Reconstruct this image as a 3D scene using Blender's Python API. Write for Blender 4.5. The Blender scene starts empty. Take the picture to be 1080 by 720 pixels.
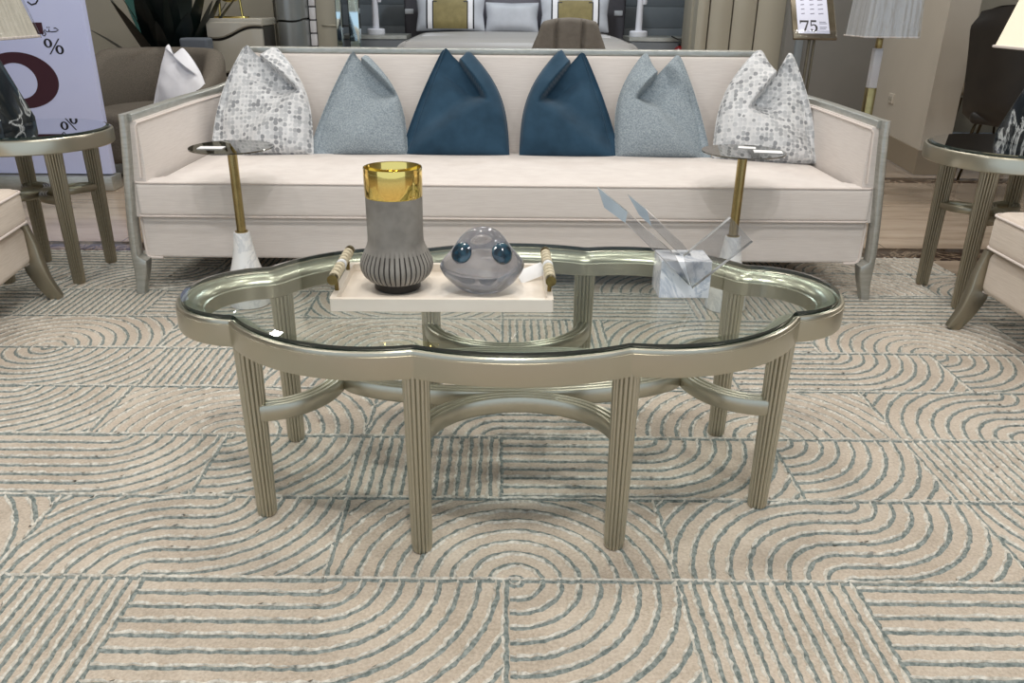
import bpy, math, random
from mathutils import Vector, Matrix, noise
random.seed(7)
PI = math.pi
S = bpy.context.scene
COL = S.collection
cos, sin, rad = math.cos, math.sin, math.radians

# ------------------------------------------------------------------ helpers
def lerp(a, b, t): return a + (b - a) * t
def smooth01(t):
    t = max(0., min(1., t)); return t * t * (3 - 2 * t)

class MB:
    def __init__(s): s.v, s.f, s.m = [], [], []
    def add(s, vs, fs, mi=0, T=None):
        o = len(s.v)
        s.v += [tuple(T @ Vector(p)) if T is not None else tuple(p) for p in vs]
        s.f += [tuple(o + i for i in f) for f in fs]
        s.m += [mi] * len(fs)
    def build(s, name, mats, parent=None, angle=38, loc=None, rot=None):
        me = bpy.data.meshes.new(name)
        me.from_pydata(s.v, [], s.f)
        if not isinstance(mats, (list, tuple)): mats = [mats]
        for m in mats: me.materials.append(m)
        me.polygons.foreach_set('material_index', s.m)
        me.polygons.foreach_set('use_smooth', [True] * len(me.polygons))
        me.update(); me.validate()
        me.set_sharp_from_angle(angle=rad(angle))
        o = bpy.data.objects.new(name, me); COL.objects.link(o)
        if parent is not None: o.parent = parent
        if loc is not None: o.location = loc
        if rot is not None: o.rotation_euler = rot
        return o

def tag(o, label=None, cat=None, group=None, kind=None):
    if label: o['label'] = label
    if cat: o['category'] = cat
    if group: o['group'] = group
    if kind: o['kind'] = kind
    return o
def thing(name, label, cat, loc=(0, 0, 0), rz=0, group=None):
    o = bpy.data.objects.new(name, None); COL.objects.link(o)
    o.empty_display_size = .1; o.location = loc; o.rotation_euler = (0, 0, rz)
    return tag(o, label, cat, group)
def copy_tree(o, parent=None):
    c = o.copy(); COL.objects.link(c); c.parent = parent
    for ch in list(o.children): copy_tree(ch, c)
    return c

def axis_pts(h, r, n, seg):
    e = [r * (1 - k / seg) for k in range(seg)]          # distance beyond the inner box
    a = [-(h - r) - x for x in e]
    inner = [lerp(-(h - r), h - r, k / n) for k in range(n + 1)]
    return a + inner + [-x for x in reversed(a)]
def rbox(m, c, size, r=.004, seg=2, n=(1, 1, 1), mi=0, T=None, fn=None):
    """rounded box centred at c"""
    h = [x / 2 for x in size]; r = min(r, min(h) * .98)
    ax = [axis_pts(h[i], r, n[i], seg) for i in range(3)]
    L = [len(a) for a in ax]; idx = {}; vs = []; fs = []
    def vid(i, j, k):
        key = (i, j, k)
        if key not in idx:
            p = [ax[0][i], ax[1][j], ax[2][k]]
            q = [max(-(h[t] - r), min(h[t] - r, p[t])) for t in range(3)]
            d = Vector([p[t] - q[t] for t in range(3)])
            if d.length > 1e-9:
                # spread samples evenly round the edge
                d = Vector([math.tan(PI / 4 * x / r) if abs(x) <= r + 1e-9 else x for x in d])
                d = d.normalized() * r
            p = [q[t] + d[t] for t in range(3)]
            if fn: p = fn(p, h)
            idx[key] = len(vs); vs.append((c[0] + p[0], c[1] + p[1], c[2] + p[2]))
        return idx[key]
    for i in range(L[0] - 1):
        for j in range(L[1] - 1):
            fs.append((vid(i, j, 0), vid(i, j + 1, 0), vid(i + 1, j + 1, 0), vid(i + 1, j, 0)))
            K = L[2] - 1
            fs.append((vid(i, j, K), vid(i + 1, j, K), vid(i + 1, j + 1, K), vid(i, j + 1, K)))
    for i in range(L[0] - 1):
        for k in range(L[2] - 1):
            fs.append((vid(i, 0, k), vid(i + 1, 0, k), vid(i + 1, 0, k + 1), vid(i, 0, k + 1)))
            J = L[1] - 1
            fs.append((vid(i, J, k), vid(i, J, k + 1), vid(i + 1, J, k + 1), vid(i + 1, J, k)))
    for j in range(L[1] - 1):
        for k in range(L[2] - 1):
            fs.append((vid(0, j, k), vid(0, j, k + 1), vid(0, j + 1, k + 1), vid(0, j + 1, k)))
            I = L[0] - 1
            fs.append((vid(I, j, k), vid(I, j + 1, k), vid(I, j + 1, k + 1), vid(I, j, k + 1)))
    m.add(vs, fs, mi, T)
def lathe(m, prof, n=48, c=(0, 0, 0), mi=0, fn=None, cap0=True, cap1=True, T=None):
    vs, fs = [], []
    for (r, z) in prof:
        for k in range(n):
            a = 2 * PI * k / n
            rr = r * (fn(a, z) if fn else 1)
            vs.append((c[0] + rr * cos(a), c[1] + rr * sin(a), c[2] + z))
    for i in range(len(prof) - 1):
        for k in range(n):
            k2 = (k + 1) % n
            fs.append((i * n + k, i * n + k2, (i + 1) * n + k2, (i + 1) * n + k))
    if cap0: fs.append(tuple(reversed(range(n))))
    if cap1: fs.append(tuple(range((len(prof) - 1) * n, len(prof) * n)))
    m.add(vs, fs, mi, T)
def sweep(m, path, prof, closed=False, up=(0, 0, 1), mi=0, scale=None, T=None):
    """prof: closed list of (side, up) offsets; side = tangent x up"""
    P = [Vector(p) for p in path]; n = len(P); k = len(prof); vs, fs = [], []; up = Vector(up)
    for i in range(n):
        a = P[(i - 1) % n] if (closed or i > 0) else P[i]
        b = P[(i + 1) % n] if (closed or i < n - 1) else P[i]
        t = (b - a).normalized()
        s = t.cross(up)
        if s.length < 1e-6: s = Vector((1, 0, 0))
        s.normalize(); u = s.cross(t).normalized()
        sc = scale[i] if scale else 1
        for (x, y) in prof: vs.append(tuple(P[i] + s * x * sc + u * y * sc))
    for i in range(n if closed else n - 1):
        i2 = (i + 1) % n
        for j in range(k):
            j2 = (j + 1) % k
            fs.append((i * k + j, i * k + j2, i2 * k + j2, i2 * k + j))
    if not closed:
        fs.append(tuple(reversed(range(k)))); fs.append(tuple(range((n - 1) * k, n * k)))
    m.add(vs, fs, mi, T)
def circ(r, n=10, ry=None): return [(r * cos(2 * PI * i / n), (ry or r) * sin(2 * PI * i / n)) for i in range(n)]
def rrect(w, h, r, seg=3):
    o = []
    for (cx, cy, a0) in ((w/2-r, h/2-r, 0), (-w/2+r, h/2-r, 90), (-w/2+r, -h/2+r, 180), (w/2-r, -h/2+r, 270)):
        for i in range(seg + 1):
            a = rad(a0 + 90 * i / seg); o.append((cx + r * cos(a), cy + r * sin(a)))
    return o
def tube(m, path, r, n=8, closed=False, mi=0, up=(0, 0, 1), T=None):
    sweep(m, path, circ(r, n), closed, up, mi, T=T)
def prism(m, poly, z0, z1, mi=0, T=None):
    n = len(poly)
    vs = [(x, y, z0) for x, y in poly] + [(x, y, z1) for x, y in poly]
    fs = [tuple(reversed(range(n))), tuple(range(n, 2 * n))]
    fs += [(i, (i + 1) % n, n + (i + 1) % n, n + i) for i in range(n)]
    m.add(vs, fs, mi, T)
def ring_prism(m, outer, inner, z0, z1, mi=0, T=None):
    n = len(outer)
    vs = [(x, y, z) for z in (z0, z1) for P in (outer, inner) for (x, y) in P]
    fs = []
    for i in range(n):
        j = (i + 1) % n
        a, b, c, d = 0, n, 2 * n, 3 * n
        fs += [(a+j, a+i, b+i, b+j), (c+i, c+j, d+j, d+i), (a+i, a+j, c+j, c+i), (b+j, b+i, d+i, d+j)]
    m.add(vs, fs, mi, T)

def interp(P, n):
    o = []
    for i in range(len(P) - 1):
        p0 = P[max(0, i - 1)]; p1 = P[i]; p2 = P[i + 1]; p3 = P[min(len(P) - 1, i + 2)]
        for k in range(n):
            t = k / n
            o.append(tuple(.5 * (2*p1[c] + (p2[c]-p0[c])*t + (2*p0[c]-5*p1[c]+4*p2[c]-p3[c])*t*t + (-p0[c]+3*p1[c]-3*p2[c]+p3[c])*t**3) for c in range(3)))
    o.append(P[-1]); return o

# ------------------------------------------------------------------ materials
def srgb(r, g, b):
    f = lambda x: (x / 255 / 12.92) if x / 255 <= .04045 else ((x / 255 + .055) / 1.055) ** 2.4
    return (f(r), f(g), f(b), 1)
def new_mat(name):
    m = bpy.data.materials.new(name); m.use_nodes = True
    nt = m.node_tree; b = nt.nodes['Principled BSDF']
    return m, nt, b
def tex_coords(nt, scale=(1, 1, 1)):
    tc = nt.nodes.new('ShaderNodeTexCoord'); mp = nt.nodes.new('ShaderNodeMapping')
    mp.inputs['Scale'].default_value = scale
    nt.links.new(tc.outputs['Object'], mp.inputs['Vector'])
    return mp.outputs['Vector']
def noise_node(nt, vec, scale, detail=3, rough=.55):
    n = nt.nodes.new('ShaderNodeTexNoise')
    n.inputs['Scale'].default_value = scale; n.inputs['Detail'].default_value = detail
    n.inputs['Roughness'].default_value = rough
    nt.links.new(vec, n.inputs['Vector']); return n.outputs['Fac']
def ramp(nt, fac, stops):
    r = nt.nodes.new('ShaderNodeValToRGB'); e = r.color_ramp.elements
    e[0].position, e[0].color = stops[0]; e[1].position, e[1].color = stops[-1]
    for p, c in stops[1:-1]:
        x = e.new(p); x.color = c
    nt.links.new(fac, r.inputs['Fac']); return r.outputs['Color']
def bump(nt, b, h, strength=.2, dist=.002):
    bn = nt.nodes.new('ShaderNodeBump'); bn.inputs['Strength'].default_value = strength
    bn.inputs['Distance'].default_value = dist
    nt.links.new(h, bn.inputs['Height']); nt.links.new(bn.outputs['Normal'], b.inputs['Normal'])
def mat(name, c1, c2=None, rough=.6, metal=0, scale=8, stretch=(1, 1, 1), bmp=0, bscale=None, bdist=.002, detail=3, lo=.35, hi=.65, sheen=0, coat=0, spec=None):
    m, nt, b = new_mat(name)
    v = tex_coords(nt, stretch)
    if c2 is not None:
        col = ramp(nt, noise_node(nt, v, scale, detail), [(lo, c1), (hi, c2)])
        nt.links.new(col, b.inputs['Base Color'])
    else: b.inputs['Base Color'].default_value = c1
    b.inputs['Roughness'].default_value = rough; b.inputs['Metallic'].default_value = metal
    if sheen: b.inputs['Sheen Weight'].default_value = sheen
    if coat: b.inputs['Coat Weight'].default_value = coat
    if spec is not None: b.inputs['Specular IOR Level'].default_value = spec
    if bmp: bump(nt, b, noise_node(nt, v, bscale or scale * 8, 2), bmp, bdist)
    return m
def weave(name, c1, c2, rough=.85, scale=600, big=5, bmp=.3, sheen=.2):
    """woven upholstery: crossed fine waves over a faint slub"""
    m, nt, b = new_mat(name)
    v = tex_coords(nt, (1, 1, 1))
    slub = noise_node(nt, tex_coords(nt, (12, 12, 220)), 1.2, 3)
    col = ramp(nt, slub, [(.3, c1), (.7, c2)])
    nt.links.new(col, b.inputs['Base Color'])
    b.inputs['Roughness'].default_value = rough
    b.inputs['Sheen Weight'].default_value = sheen
    b.inputs['Specular IOR Level'].default_value = .2
    bump(nt, b, noise_node(nt, v, scale, 2), bmp, .001)
    return m
def marble(name, base, vein, scale=6, rough=.15, lo=.47, hi=.56, warp=1.2):
    m, nt, b = new_mat(name)
    v = tex_coords(nt)
    n = nt.nodes.new('ShaderNodeTexNoise'); n.inputs['Scale'].default_value = scale
    n.inputs['Detail'].default_value = 8; n.inputs['Roughness'].default_value = .62; n.inputs['Distortion'].default_value = warp
    nt.links.new(v, n.inputs['Vector'])
    nt.links.new(ramp(nt, n.outputs['Fac'], [(lo - .12, base), (lo, base), ((lo + hi) / 2, vein), (hi, base)]), b.inputs['Base Color'])
    b.inputs['Roughness'].default_value = rough
    return m
def thin_glass(name, tint, ior=1.5, rough=0, extra=0):
    """sheet glass: straight-through transmission plus a Fresnel reflection"""
    m = bpy.data.materials.new(name); m.use_nodes = True; nt = m.node_tree
    nt.nodes.remove(nt.nodes['Principled BSDF'])
    out = nt.nodes['Material Output']
    t = nt.nodes.new('ShaderNodeBsdfTransparent'); t.inputs['Color'].default_value = tint
    g = nt.nodes.new('ShaderNodeBsdfGlossy'); g.inputs['Roughness'].default_value = rough
    f = nt.nodes.new('ShaderNodeFresnel'); f.inputs['IOR'].default_value = ior
    ad = nt.nodes.new('ShaderNodeMath'); ad.operation = 'ADD'; ad.use_clamp = True; ad.inputs[1].default_value = extra
    ge = nt.nodes.new('ShaderNodeNewGeometry')
    fr = nt.nodes.new('ShaderNodeMath'); fr.operation = 'SUBTRACT'; fr.inputs[0].default_value = 1      # only the outer skin mirrors
    nt.links.new(ge.outputs['Backfacing'], fr.inputs[1])
    ml = nt.nodes.new('ShaderNodeMath'); ml.operation = 'MULTIPLY'
    nt.links.new(f.outputs[0], ad.inputs[0]); nt.links.new(ad.outputs[0], ml.inputs[0]); nt.links.new(fr.outputs[0], ml.inputs[1])
    mx = nt.nodes.new('ShaderNodeMixShader')
    nt.links.new(ml.outputs[0], mx.inputs[0]); nt.links.new(t.outputs[0], mx.inputs[1]); nt.links.new(g.outputs[0], mx.inputs[2])
    nt.links.new(mx.outputs[0], out.inputs['Surface'])
    return m

CHAMP = mat('champagne_leaf', srgb(188, 184, 168), rough=.29, metal=.9, bmp=.02, bscale=900, bdist=.0005)
CHAMP_DK = mat('champagne_leaf_dark', srgb(166, 160, 143), rough=.32, metal=.88)
SILVER = mat('silver_leaf_wood', srgb(172, 173, 166), srgb(186, 187, 182), rough=.38, metal=.7, scale=25, stretch=(1, 1, 4))
CREAM = weave('cream_upholstery', srgb(213, 205, 199), srgb(223, 216, 210))
CREAM2 = weave('linen_upholstery', srgb(205, 192, 178), srgb(218, 206, 193))
PIPE = mat('piping_cord', srgb(218, 208, 201), rough=.8)
BRASS = mat('brushed_brass', srgb(158, 142, 98), srgb(172, 156, 110), rough=.24, metal=1, scale=30)
GOLD = mat('polished_gold', srgb(250, 222, 132), rough=.07, metal=1)
ABRASS = mat('aged_brass', srgb(150, 130, 84), srgb(172, 152, 104), rough=.28, metal=1, scale=60)
WMARBLE = marble('white_marble', srgb(232, 233, 232), srgb(206, 209, 212), 7, .2)
CUBEM = marble('blue_white_marble', srgb(240, 242, 246), srgb(192, 200, 212), 10, .16)
BMARBLE = marble('black_marble', srgb(26, 32, 36), srgb(196, 200, 200), 5, .12, .52, .58, 1.5)
TRAYM = mat('ivory_lacquer', srgb(226, 216, 202), srgb(232, 223, 210), rough=.35, scale=6, coat=.2)
DBRASS = mat('dark_brass', srgb(112, 98, 62), srgb(132, 116, 76), rough=.3, metal=1, scale=60)
BONE = mat('bone_bead', srgb(204, 192, 164), rough=.4)
GLASS = thin_glass('clear_table_glass', (.92, .95, .94, 1), extra=.035)
GEDGE = mat('green_glass_edge', srgb(14, 34, 32), rough=.05, spec=.8)
GBEVEL = thin_glass('bevelled_glass', (.80, .88, .87, 1), extra=.12)
ACRYL = thin_glass('clear_acrylic', (.84, .85, .86, 1), ior=1.5, extra=.10)
ACRYL_E = mat('acrylic_edge', srgb(200, 202, 202), srgb(88, 86, 80), rough=.1, scale=16)
ACRYL_F = mat('frosted_acrylic_end', srgb(160, 172, 182), srgb(176, 188, 196), rough=.25, scale=14)
SMOKE = thin_glass('bronze_tinted_glass', (.42, .41, .36, 1), extra=.16)
PAPER = mat('white_paper', srgb(238, 238, 238), rough=.7)
INK = mat('black_ink', srgb(22, 18, 26), rough=.6)
CONC = mat('grey_ceramic', srgb(120, 116, 110), srgb(150, 146, 139), rough=.75, scale=14, bmp=.2, bscale=220)
BLACK = mat('matt_black', srgb(14, 14, 15), rough=.45)

# ------------------------------------------------------------------ camera
cam = bpy.data.cameras.new('camera'); camo = bpy.data.objects.new('camera', cam); COL.objects.link(camo)
S.camera = camo
cam.sensor_fit = 'HORIZONTAL'; cam.sensor_width = 36; cam.lens = 846 / 1080 * 36; cam.shift_x = 10 / 1080
cam.clip_start = .05
P_, R_ = math.atan(360 / 846), rad(.5)
r0, f0, d0 = Vector((1, 0, 0)), Vector((0, cos(P_), -sin(P_))), Vector((0, -sin(P_), -cos(P_)))
rr, dd = cos(R_) * r0 - sin(R_) * d0, sin(R_) * r0 + cos(R_) * d0
mw = Matrix((( rr.x, -dd.x, -f0.x, 0), (rr.y, -dd.y, -f0.y, 0), (rr.z, -dd.z, -f0.z, 1.05), (0, 0, 0, 1)))
camo.matrix_world = mw

# ------------------------------------------------------------------ the room
def struct(name, m, mats, **k): return tag(m.build(name, mats, **k), kind='structure')
def floor_mat():
    m, nt, b = new_mat('beige_marble_tile')
    v = tex_coords(nt, (1, 5, 1))
    n = noise_node(nt, v, 2.2, 8, .6)
    col = ramp(nt, n, [(.3, srgb(150, 132, 114)), (.5, srgb(178, 160, 141)), (.7, srgb(190, 174, 156))])
    br = nt.nodes.new('ShaderNodeTexBrick'); br.inputs['Scale'].default_value = 1
    br.offset = 0; br.inputs['Brick Width'].default_value = .9; br.inputs['Row Height'].default_value = .9
    br.inputs['Mortar Size'].default_value = .004
    tc = nt.nodes.new('ShaderNodeTexCoord'); nt.links.new(tc.outputs['Object'], br.inputs['Vector'])
    nt.links.new(col, br.inputs['Color1']); nt.links.new(col, br.inputs['Color2'])
    br.inputs['Mortar'].default_value = srgb(126, 110, 94)
    nt.links.new(br.outputs['Color'], b.inputs['Base Color'])
    b.inputs['Roughness'].default_value = .14
    return m
FLOORM = floor_mat()
EMPER = marble('dark_emperador', srgb(62, 48, 40), srgb(150, 132, 112), 5, .15, .5, .56)
m = MB(); rbox(m, (0, 2.5, -.062), (16, 13, .1), .002, 1); struct('floor', m, FLOORM)
m = MB(); rbox(m, (0, 3.56, -.0115), (15.9, .19, .002), .0005, 1); struct('trim_1', m, EMPER)
m = MB(); rbox(m, (0, 5.24, -.0115), (15.9, .15, .002), .0005, 1); struct('trim_2', m, EMPER)
TAUPE = mat('taupe_paint', srgb(160, 155, 140), srgb(164, 159, 144), rough=.45, scale=2)
TAUPE2 = mat('beige_column_paint', srgb(176, 168, 155), srgb(180, 172, 159), rough=.55, scale=2)
GREYP = mat('blue_grey_panel', srgb(126, 134, 140), srgb(132, 140, 146), rough=.45, scale=3)
GREYD = mat('dark_grey_panel', srgb(118, 118, 115), srgb(124, 123, 120), rough=.35, scale=2)
WHITEP = mat('white_ceiling_paint', srgb(228, 226, 222), rough=.8)
m = MB(); rbox(m, (0, 2.5, 3.65), (16, 13, .1), .002, 1); struct('ceiling', m, WHITEP)
m = MB(); rbox(m, (-8, 2.5, 1.8), (.1, 13, 3.6), .002, 1); struct('wall_left', m, TAUPE)
m = MB(); rbox(m, (8, 2.5, 1.8), (.1, 13, 3.6), .002, 1); struct('wall_right', m, TAUPE2)
# back wall of the bed bay: grey boards with horizontal joints
m = MB(); 
for k in range(18): rbox(m, (.1, 8.75, .1 + k * .2), (16, .06, .1999), .006, 1)
struct('wall_back', m, GREYP)
# bay returns / fluted taupe wall right of the bed
m = MB()
xs = [1.50, 1.60, 1.78, 1.97, 2.20]
for a, b in zip(xs[:-1], xs[1:]):
    poly = [(a + .006, 7.0), (b - .006, 7.0)]
    arc = [(lerp(b - .006, a + .006, t / 10), 6.8 - .018 * sin(PI * t / 10)) for t in range(11)]
    prism(m, poly + arc, 0, 3.6)
rbox(m, (1.85, 7.1, 1.8), (.72, .3, 3.6), .003, 1)
struct('wall_panelled', m, TAUPE)
m = MB(); rbox(m, (2.72, 6.75, 1.8), (1.06, .1, 3.6), .004, 1); struct('wall_partition', m, GREYD)
m = MB(); rbox(m, (2.295, 6.69, 1.8), (.05, .06, 3.6), .004, 1); struct('trim_3', m, GREYP)
# square column
cpoly = [(2.775, 5.44), (2.968, 5.44), (3.12, 6.7), (2.95, 6.7)]
m = MB(); prism(m, cpoly, 0, 3.6); struct('wall_column', m, TAUPE2)
def off(poly, d):
    cx = sum(p[0] for p in poly) / 4; cy = sum(p[1] for p in poly) / 4
    return [(x + (d if x > cx else -d), y + (d if y > cy else -d)) for x, y in poly]
BASEB = mat('taupe_skirting', srgb(134, 122, 104), rough=.4)
m = MB(); prism(m, off(cpoly, .014), -.01, .15); struct('baseboard_column', m, BASEB)

# ------------------------------------------------------------------ rug
def rug_mat():
    m, nt, b = new_mat('cut_pile_beige')
    v = tex_coords(nt)
    n1 = noise_node(nt, v, 5, 3); n2 = noise_node(nt, v, 160, 2)
    mx = nt.nodes.new('ShaderNodeMath'); mx.operation = 'MULTIPLY_ADD'; mx.inputs[1].default_value = .5
    nt.links.new(n2, mx.inputs[0]); 
    hf = nt.nodes.new('ShaderNodeMath'); hf.operation = 'MULTIPLY'; hf.inputs[1].default_value = .5
    nt.links.new(n1, hf.inputs[0]); nt.links.new(hf.outputs[0], mx.inputs[2])
    nt.links.new(ramp(nt, mx.outputs[0], [(.36, srgb(168, 155, 139)), (.5, srgb(190, 177, 161)), (.64, srgb(206, 195, 180))]), b.inputs['Base Color'])
    b.inputs['Roughness'].default_value = .9; b.inputs['Sheen Weight'].default_value = .3
    b.inputs['Specular IOR Level'].default_value = .1
    bump(nt, b, noise_node(nt, v, 260, 3), .8, .004)
    return m
RUGP = rug_mat()
RUGL = mat('carved_blue_grey_yarn', srgb(98, 108, 106), srgb(152, 159, 155), rough=.9, scale=110, bmp=.6, bscale=500, bdist=.003, spec=.1)
RUGW = mat('shaggy_ivory_yarn', srgb(182, 176, 164), srgb(222, 219, 210), rough=.9, scale=120, bmp=.6, bscale=500, bdist=.003, spec=.1)
RX0, RX1, RY1 = -2.35, 1.907, 3.47
Yk = [.705 + .2805 * k for k in range(11)]     # row boundaries
# cells: row -> (x0, x1, kind, args)
R = {
 0: [(-2.35,-1.0,'H'),(-1.0,-.35,'V'),(-.35,.35,'A',0.03,1),(.35,1.05,'H'),(1.05,1.907,'V')],
 1: [(-2.35,-1.4,'H'),(-1.4,-.70,'V'),(-.70,.012,'SR',-.345),(.012,.352,'A',.03,1),(.352,.695,'V'),(.695,1.4,'H'),(1.4,1.907,'V')],
 2: [(-2.35,-1.72,'H'),(-1.72,-1.0,'A',-1.4,0),(-1.0,-.345,'SS',-.70,-.65),(-.345,.352,'A',.03,0),(.352,1.065,'SS',.70,.77),(1.065,1.74,'A',1.40,1),(1.74,1.907,'V')],
 3: [(-2.35,-1.72,'V'),(-1.72,-.713,'SR',-1.0),(-.713,-.36,'A',-.71,1),(-.36,0,'V'),(0,.70,'SR',.36),(.70,1.05,'A',.70,1),(1.05,1.60,'V'),(1.60,1.907,'H')],
 4: [(-2.35,-1.76,'V'),(-1.76,-1.08,'SR',-1.42),(-1.08,-.355,'A',-.71,0),(-.355,.35,'SL',0.0),(.35,1.05,'A',.70,0),(1.05,1.74,'SS',1.39,1.42),(1.74,1.907,'H')],
 5: [(-2.35,-1.80,'H'),(-1.80,-1.07,'A',-1.48,1),(-1.07,-.71,'V'),(-.71,0,'SS',-.36,-.3),(0,.35,'A',0.0,1),(.35,.70,'A',.70,1),(.70,1.39,'SR',1.05),(1.39,1.907,'A',1.39,1)],
 6: [(-2.35,-1.84,'V'),(-1.84,-1.13,'A',-1.48,0),(-1.13,-.76,'SL',-.8),(-.76,0,'A',-.36,0),(0,.35,'V'),(.35,1.04,'SL',.70),(1.04,1.74,'A',1.39,0),(1.74,1.907,'H')],
 7: [(-2.35,-1.76,'H'),(-1.76,-1.30,'V'),(-1.30,-.71,'SR',-1.05),(-.71,0,'A',-.36,1),(0,.7,'H'),(.7,1.14,'V'),(1.14,1.907,'H')],
 8: [(-2.35,-1.76,'A',-2.06,1),(-1.76,-1.05,'SS',-1.41,-1.36),(-1.05,-.35,'A',-.71,0),(-.35,.35,'H'),(.35,1.05,'SS',.7,.75),(1.05,1.70,'A',1.38,0),(1.70,1.907,'A',1.88,0)],
 9: [(-2.35,-1.2,'H'),(-1.2,-.5,'V'),(-.5,.5,'SR',0),(.5,1.2,'V'),(1.2,1.907,'A',1.4,0)],
}
def rug_lines():
    out = []
    st = .012; sp = .0375
    def clip(pts, x0, x1, y0, y1):
        cur = []
        for p in pts:
            if x0 - 1e-6 <= p[0] <= x1 + 1e-6 and y0 - 1e-6 <= p[1] <= y1 + 1e-6: cur.append(p)
            else:
                if len(cur) > 1: out.append(cur)
                cur = []
        if len(cur) > 1: out.append(cur)
    def seg(a, b):
        n = max(2, int(math.dist(a, b) / st)); return [(lerp(a[0], b[0], i / n), lerp(a[1], b[1], i / n)) for i in range(n + 1)]
    for k, cells in R.items():
        y0, y1 = Yk[k], min(Yk[k + 1], RY1); h = .2805
        for c in cells:
            x0, x1, kind = c[:3]
            out.append(seg((x0, y0), (x0, y1)))
            if kind == 'H':
                for i in range(1, 8): clip(seg((x0, y0 + i * h / 7.5), (x1, y0 + i * h / 7.5)), x0, x1, y0, y1)
            elif kind == 'V':
                n = int((x1 - x0) / .0245)
                for i in range(1, n): clip(seg((x0 + (x1 - x0) * i / n, y0), (x0 + (x1 - x0) * i / n, y1)), x0, x1, y0, y1)
            elif kind == 'A':
                cx = c[3]; cy = y1 if c[4] else y0
                for i in range(0, 22):
                    r = .016 + i * sp; n = max(10, int(2 * PI * r / st))
                    clip([(cx + r * cos(2*PI*j/n - PI/2 + .001), cy + r * sin(2*PI*j/n - PI/2 + .001)) for j in range(n + 1)], x0, x1, y0 - .002, y1 + .002)
            else:
                cxa = c[3] if kind in ('SL', 'SS') else None
                cxb = c[3] if kind == 'SR' else (c[4] if kind == 'SS' else None)
                for i in range(-8, 20):
                    q = .014 + i * sp               # height above y0 on the flat
                    pts = []
                    if cxa is not None and q > 0:
                        n = max(4, int(q * PI / 2 / st))
                        pts += [(cxa - q * cos(PI/2*j/n), y0 + q * sin(PI/2*j/n)) for j in range(n + 1)]
                    elif cxa is None and q > 0: pts += [(x0, y0 + q)]
                    if q > 0 and q < h:
                        xa = cxa if cxa is not None else x0; xb = cxb if cxb is not None else x1
                        if xb > xa: pts += seg((xa, y0 + q), (xb, y0 + q))
                    if cxb is not None and q < h:
                        rr_ = h - q; n = max(4, int(rr_ * PI / 2 / st))
                        pts += [(cxb + rr_ * sin(PI/2*j/n), y1 - rr_ * cos(PI/2*j/n)) for j in range(n + 1)]
                    clip(pts, x0, x1, y0, y1)
        out.append(seg((RX0, y0), (RX1, y0)))
    return out
m = MB()
nx, ny = 60, 40
ys0, ys1 = Yk[0], RY1
rbox(m, ((RX0 + RX1) / 2, (ys0 + ys1) / 2, -.0065), (RX1 - RX0, ys1 - ys0, .011), .005, 2, n=(40, 26, 1))
nz = noise.noise
for L in rug_lines():
    n = len(L); vs, fs = [], []; vw, fw = [], []
    for i in range(n):
        a = L[max(0, i - 1)]; b = L[min(n - 1, i + 1)]
        t = Vector((b[0] - a[0], b[1] - a[1], 0))
        if t.length < 1e-9: t = Vector((1, 0, 0))
        t.normalize(); s = Vector((-t.y, t.x, 0))
        w = .0034 + .0024 * random.random(); j = random.uniform(-.0016, .0016)
        p = Vector((L[i][0], L[i][1], 0)) + s * j
        zz = .0012 + random.random() * .002
        vs += [p - s * w + Vector((0, 0, -.001)), p + Vector((0, 0, zz)), p + s * w + Vector((0, 0, -.001))]
        q = p + s * (w + .0018 + random.uniform(-.001, .0015)); w2 = random.choice((.0010, .0014, .0026, .0036, .0048))
        vw += [q - s * w2 + Vector((0, 0, -.001)), q + Vector((random.uniform(-.002, .002), random.uniform(-.002, .002), .002 + random.random() * .0035)), q + s * w2 + Vector((0, 0, -.001))]
    for i in range(n - 1):
        for k in (0, 1):
            f = (i * 3 + k, (i + 1) * 3 + k, (i + 1) * 3 + k + 1, i * 3 + k + 1)
            fs.append(f)
            fw.append(f)
    m.add(vs, fs, 1); m.add(vw, fw, 2)
rug = m.build('area_rug', [RUGP, RUGL, RUGW], angle=180)
tag(rug, 'large beige area rug with carved blue-grey arcs and stripes under the coffee table', 'rug')

# ------------------------------------------------------------------ coffee table
tb = thing('coffee_table', 'champagne scalloped coffee table with inset glass top and eight fluted legs', 'coffee table', (.0245, 1.672, 0), rad(2.4))
def arc_pts(a, b, sag, n=22, trim=.0):
    """circular arc from a to b bulging to the right of a->b (outwards for a ccw outline); gives (pos, normal)"""
    a, b = Vector(a), Vector(b); ch = b - a; c = ch.length; R_ = (c * c / 4 + sag * sag) / (2 * sag)
    mid = (a + b) / 2; o = Vector((ch.y, -ch.x)).normalized(); C = mid - o * (R_ - sag)
    a0 = math.atan2(a.y - C.y, a.x - C.x); a1 = math.atan2(b.y - C.y, b.x - C.x)
    while a1 < a0: a1 += 2 * PI
    tr = trim / R_
    return [((C.x + R_ * cos(t), C.y + R_ * sin(t)), (cos(t), sin(t))) for t in [lerp(a0 + tr, a1 - tr, i / n) for i in range(n + 1)]]
JO, JI = (.577, .168), (.203, .325)
corners = [(JO[0], -JO[1]), JO, JI, (-JI[0], JI[1]), (-JO[0], JO[1]), (-JO[0], -JO[1]), (-JI[0], -JI[1]), (JI[0], -JI[1])]
sags = [.152, .064, .042, .064, .152, .064, .042, .064]
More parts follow.
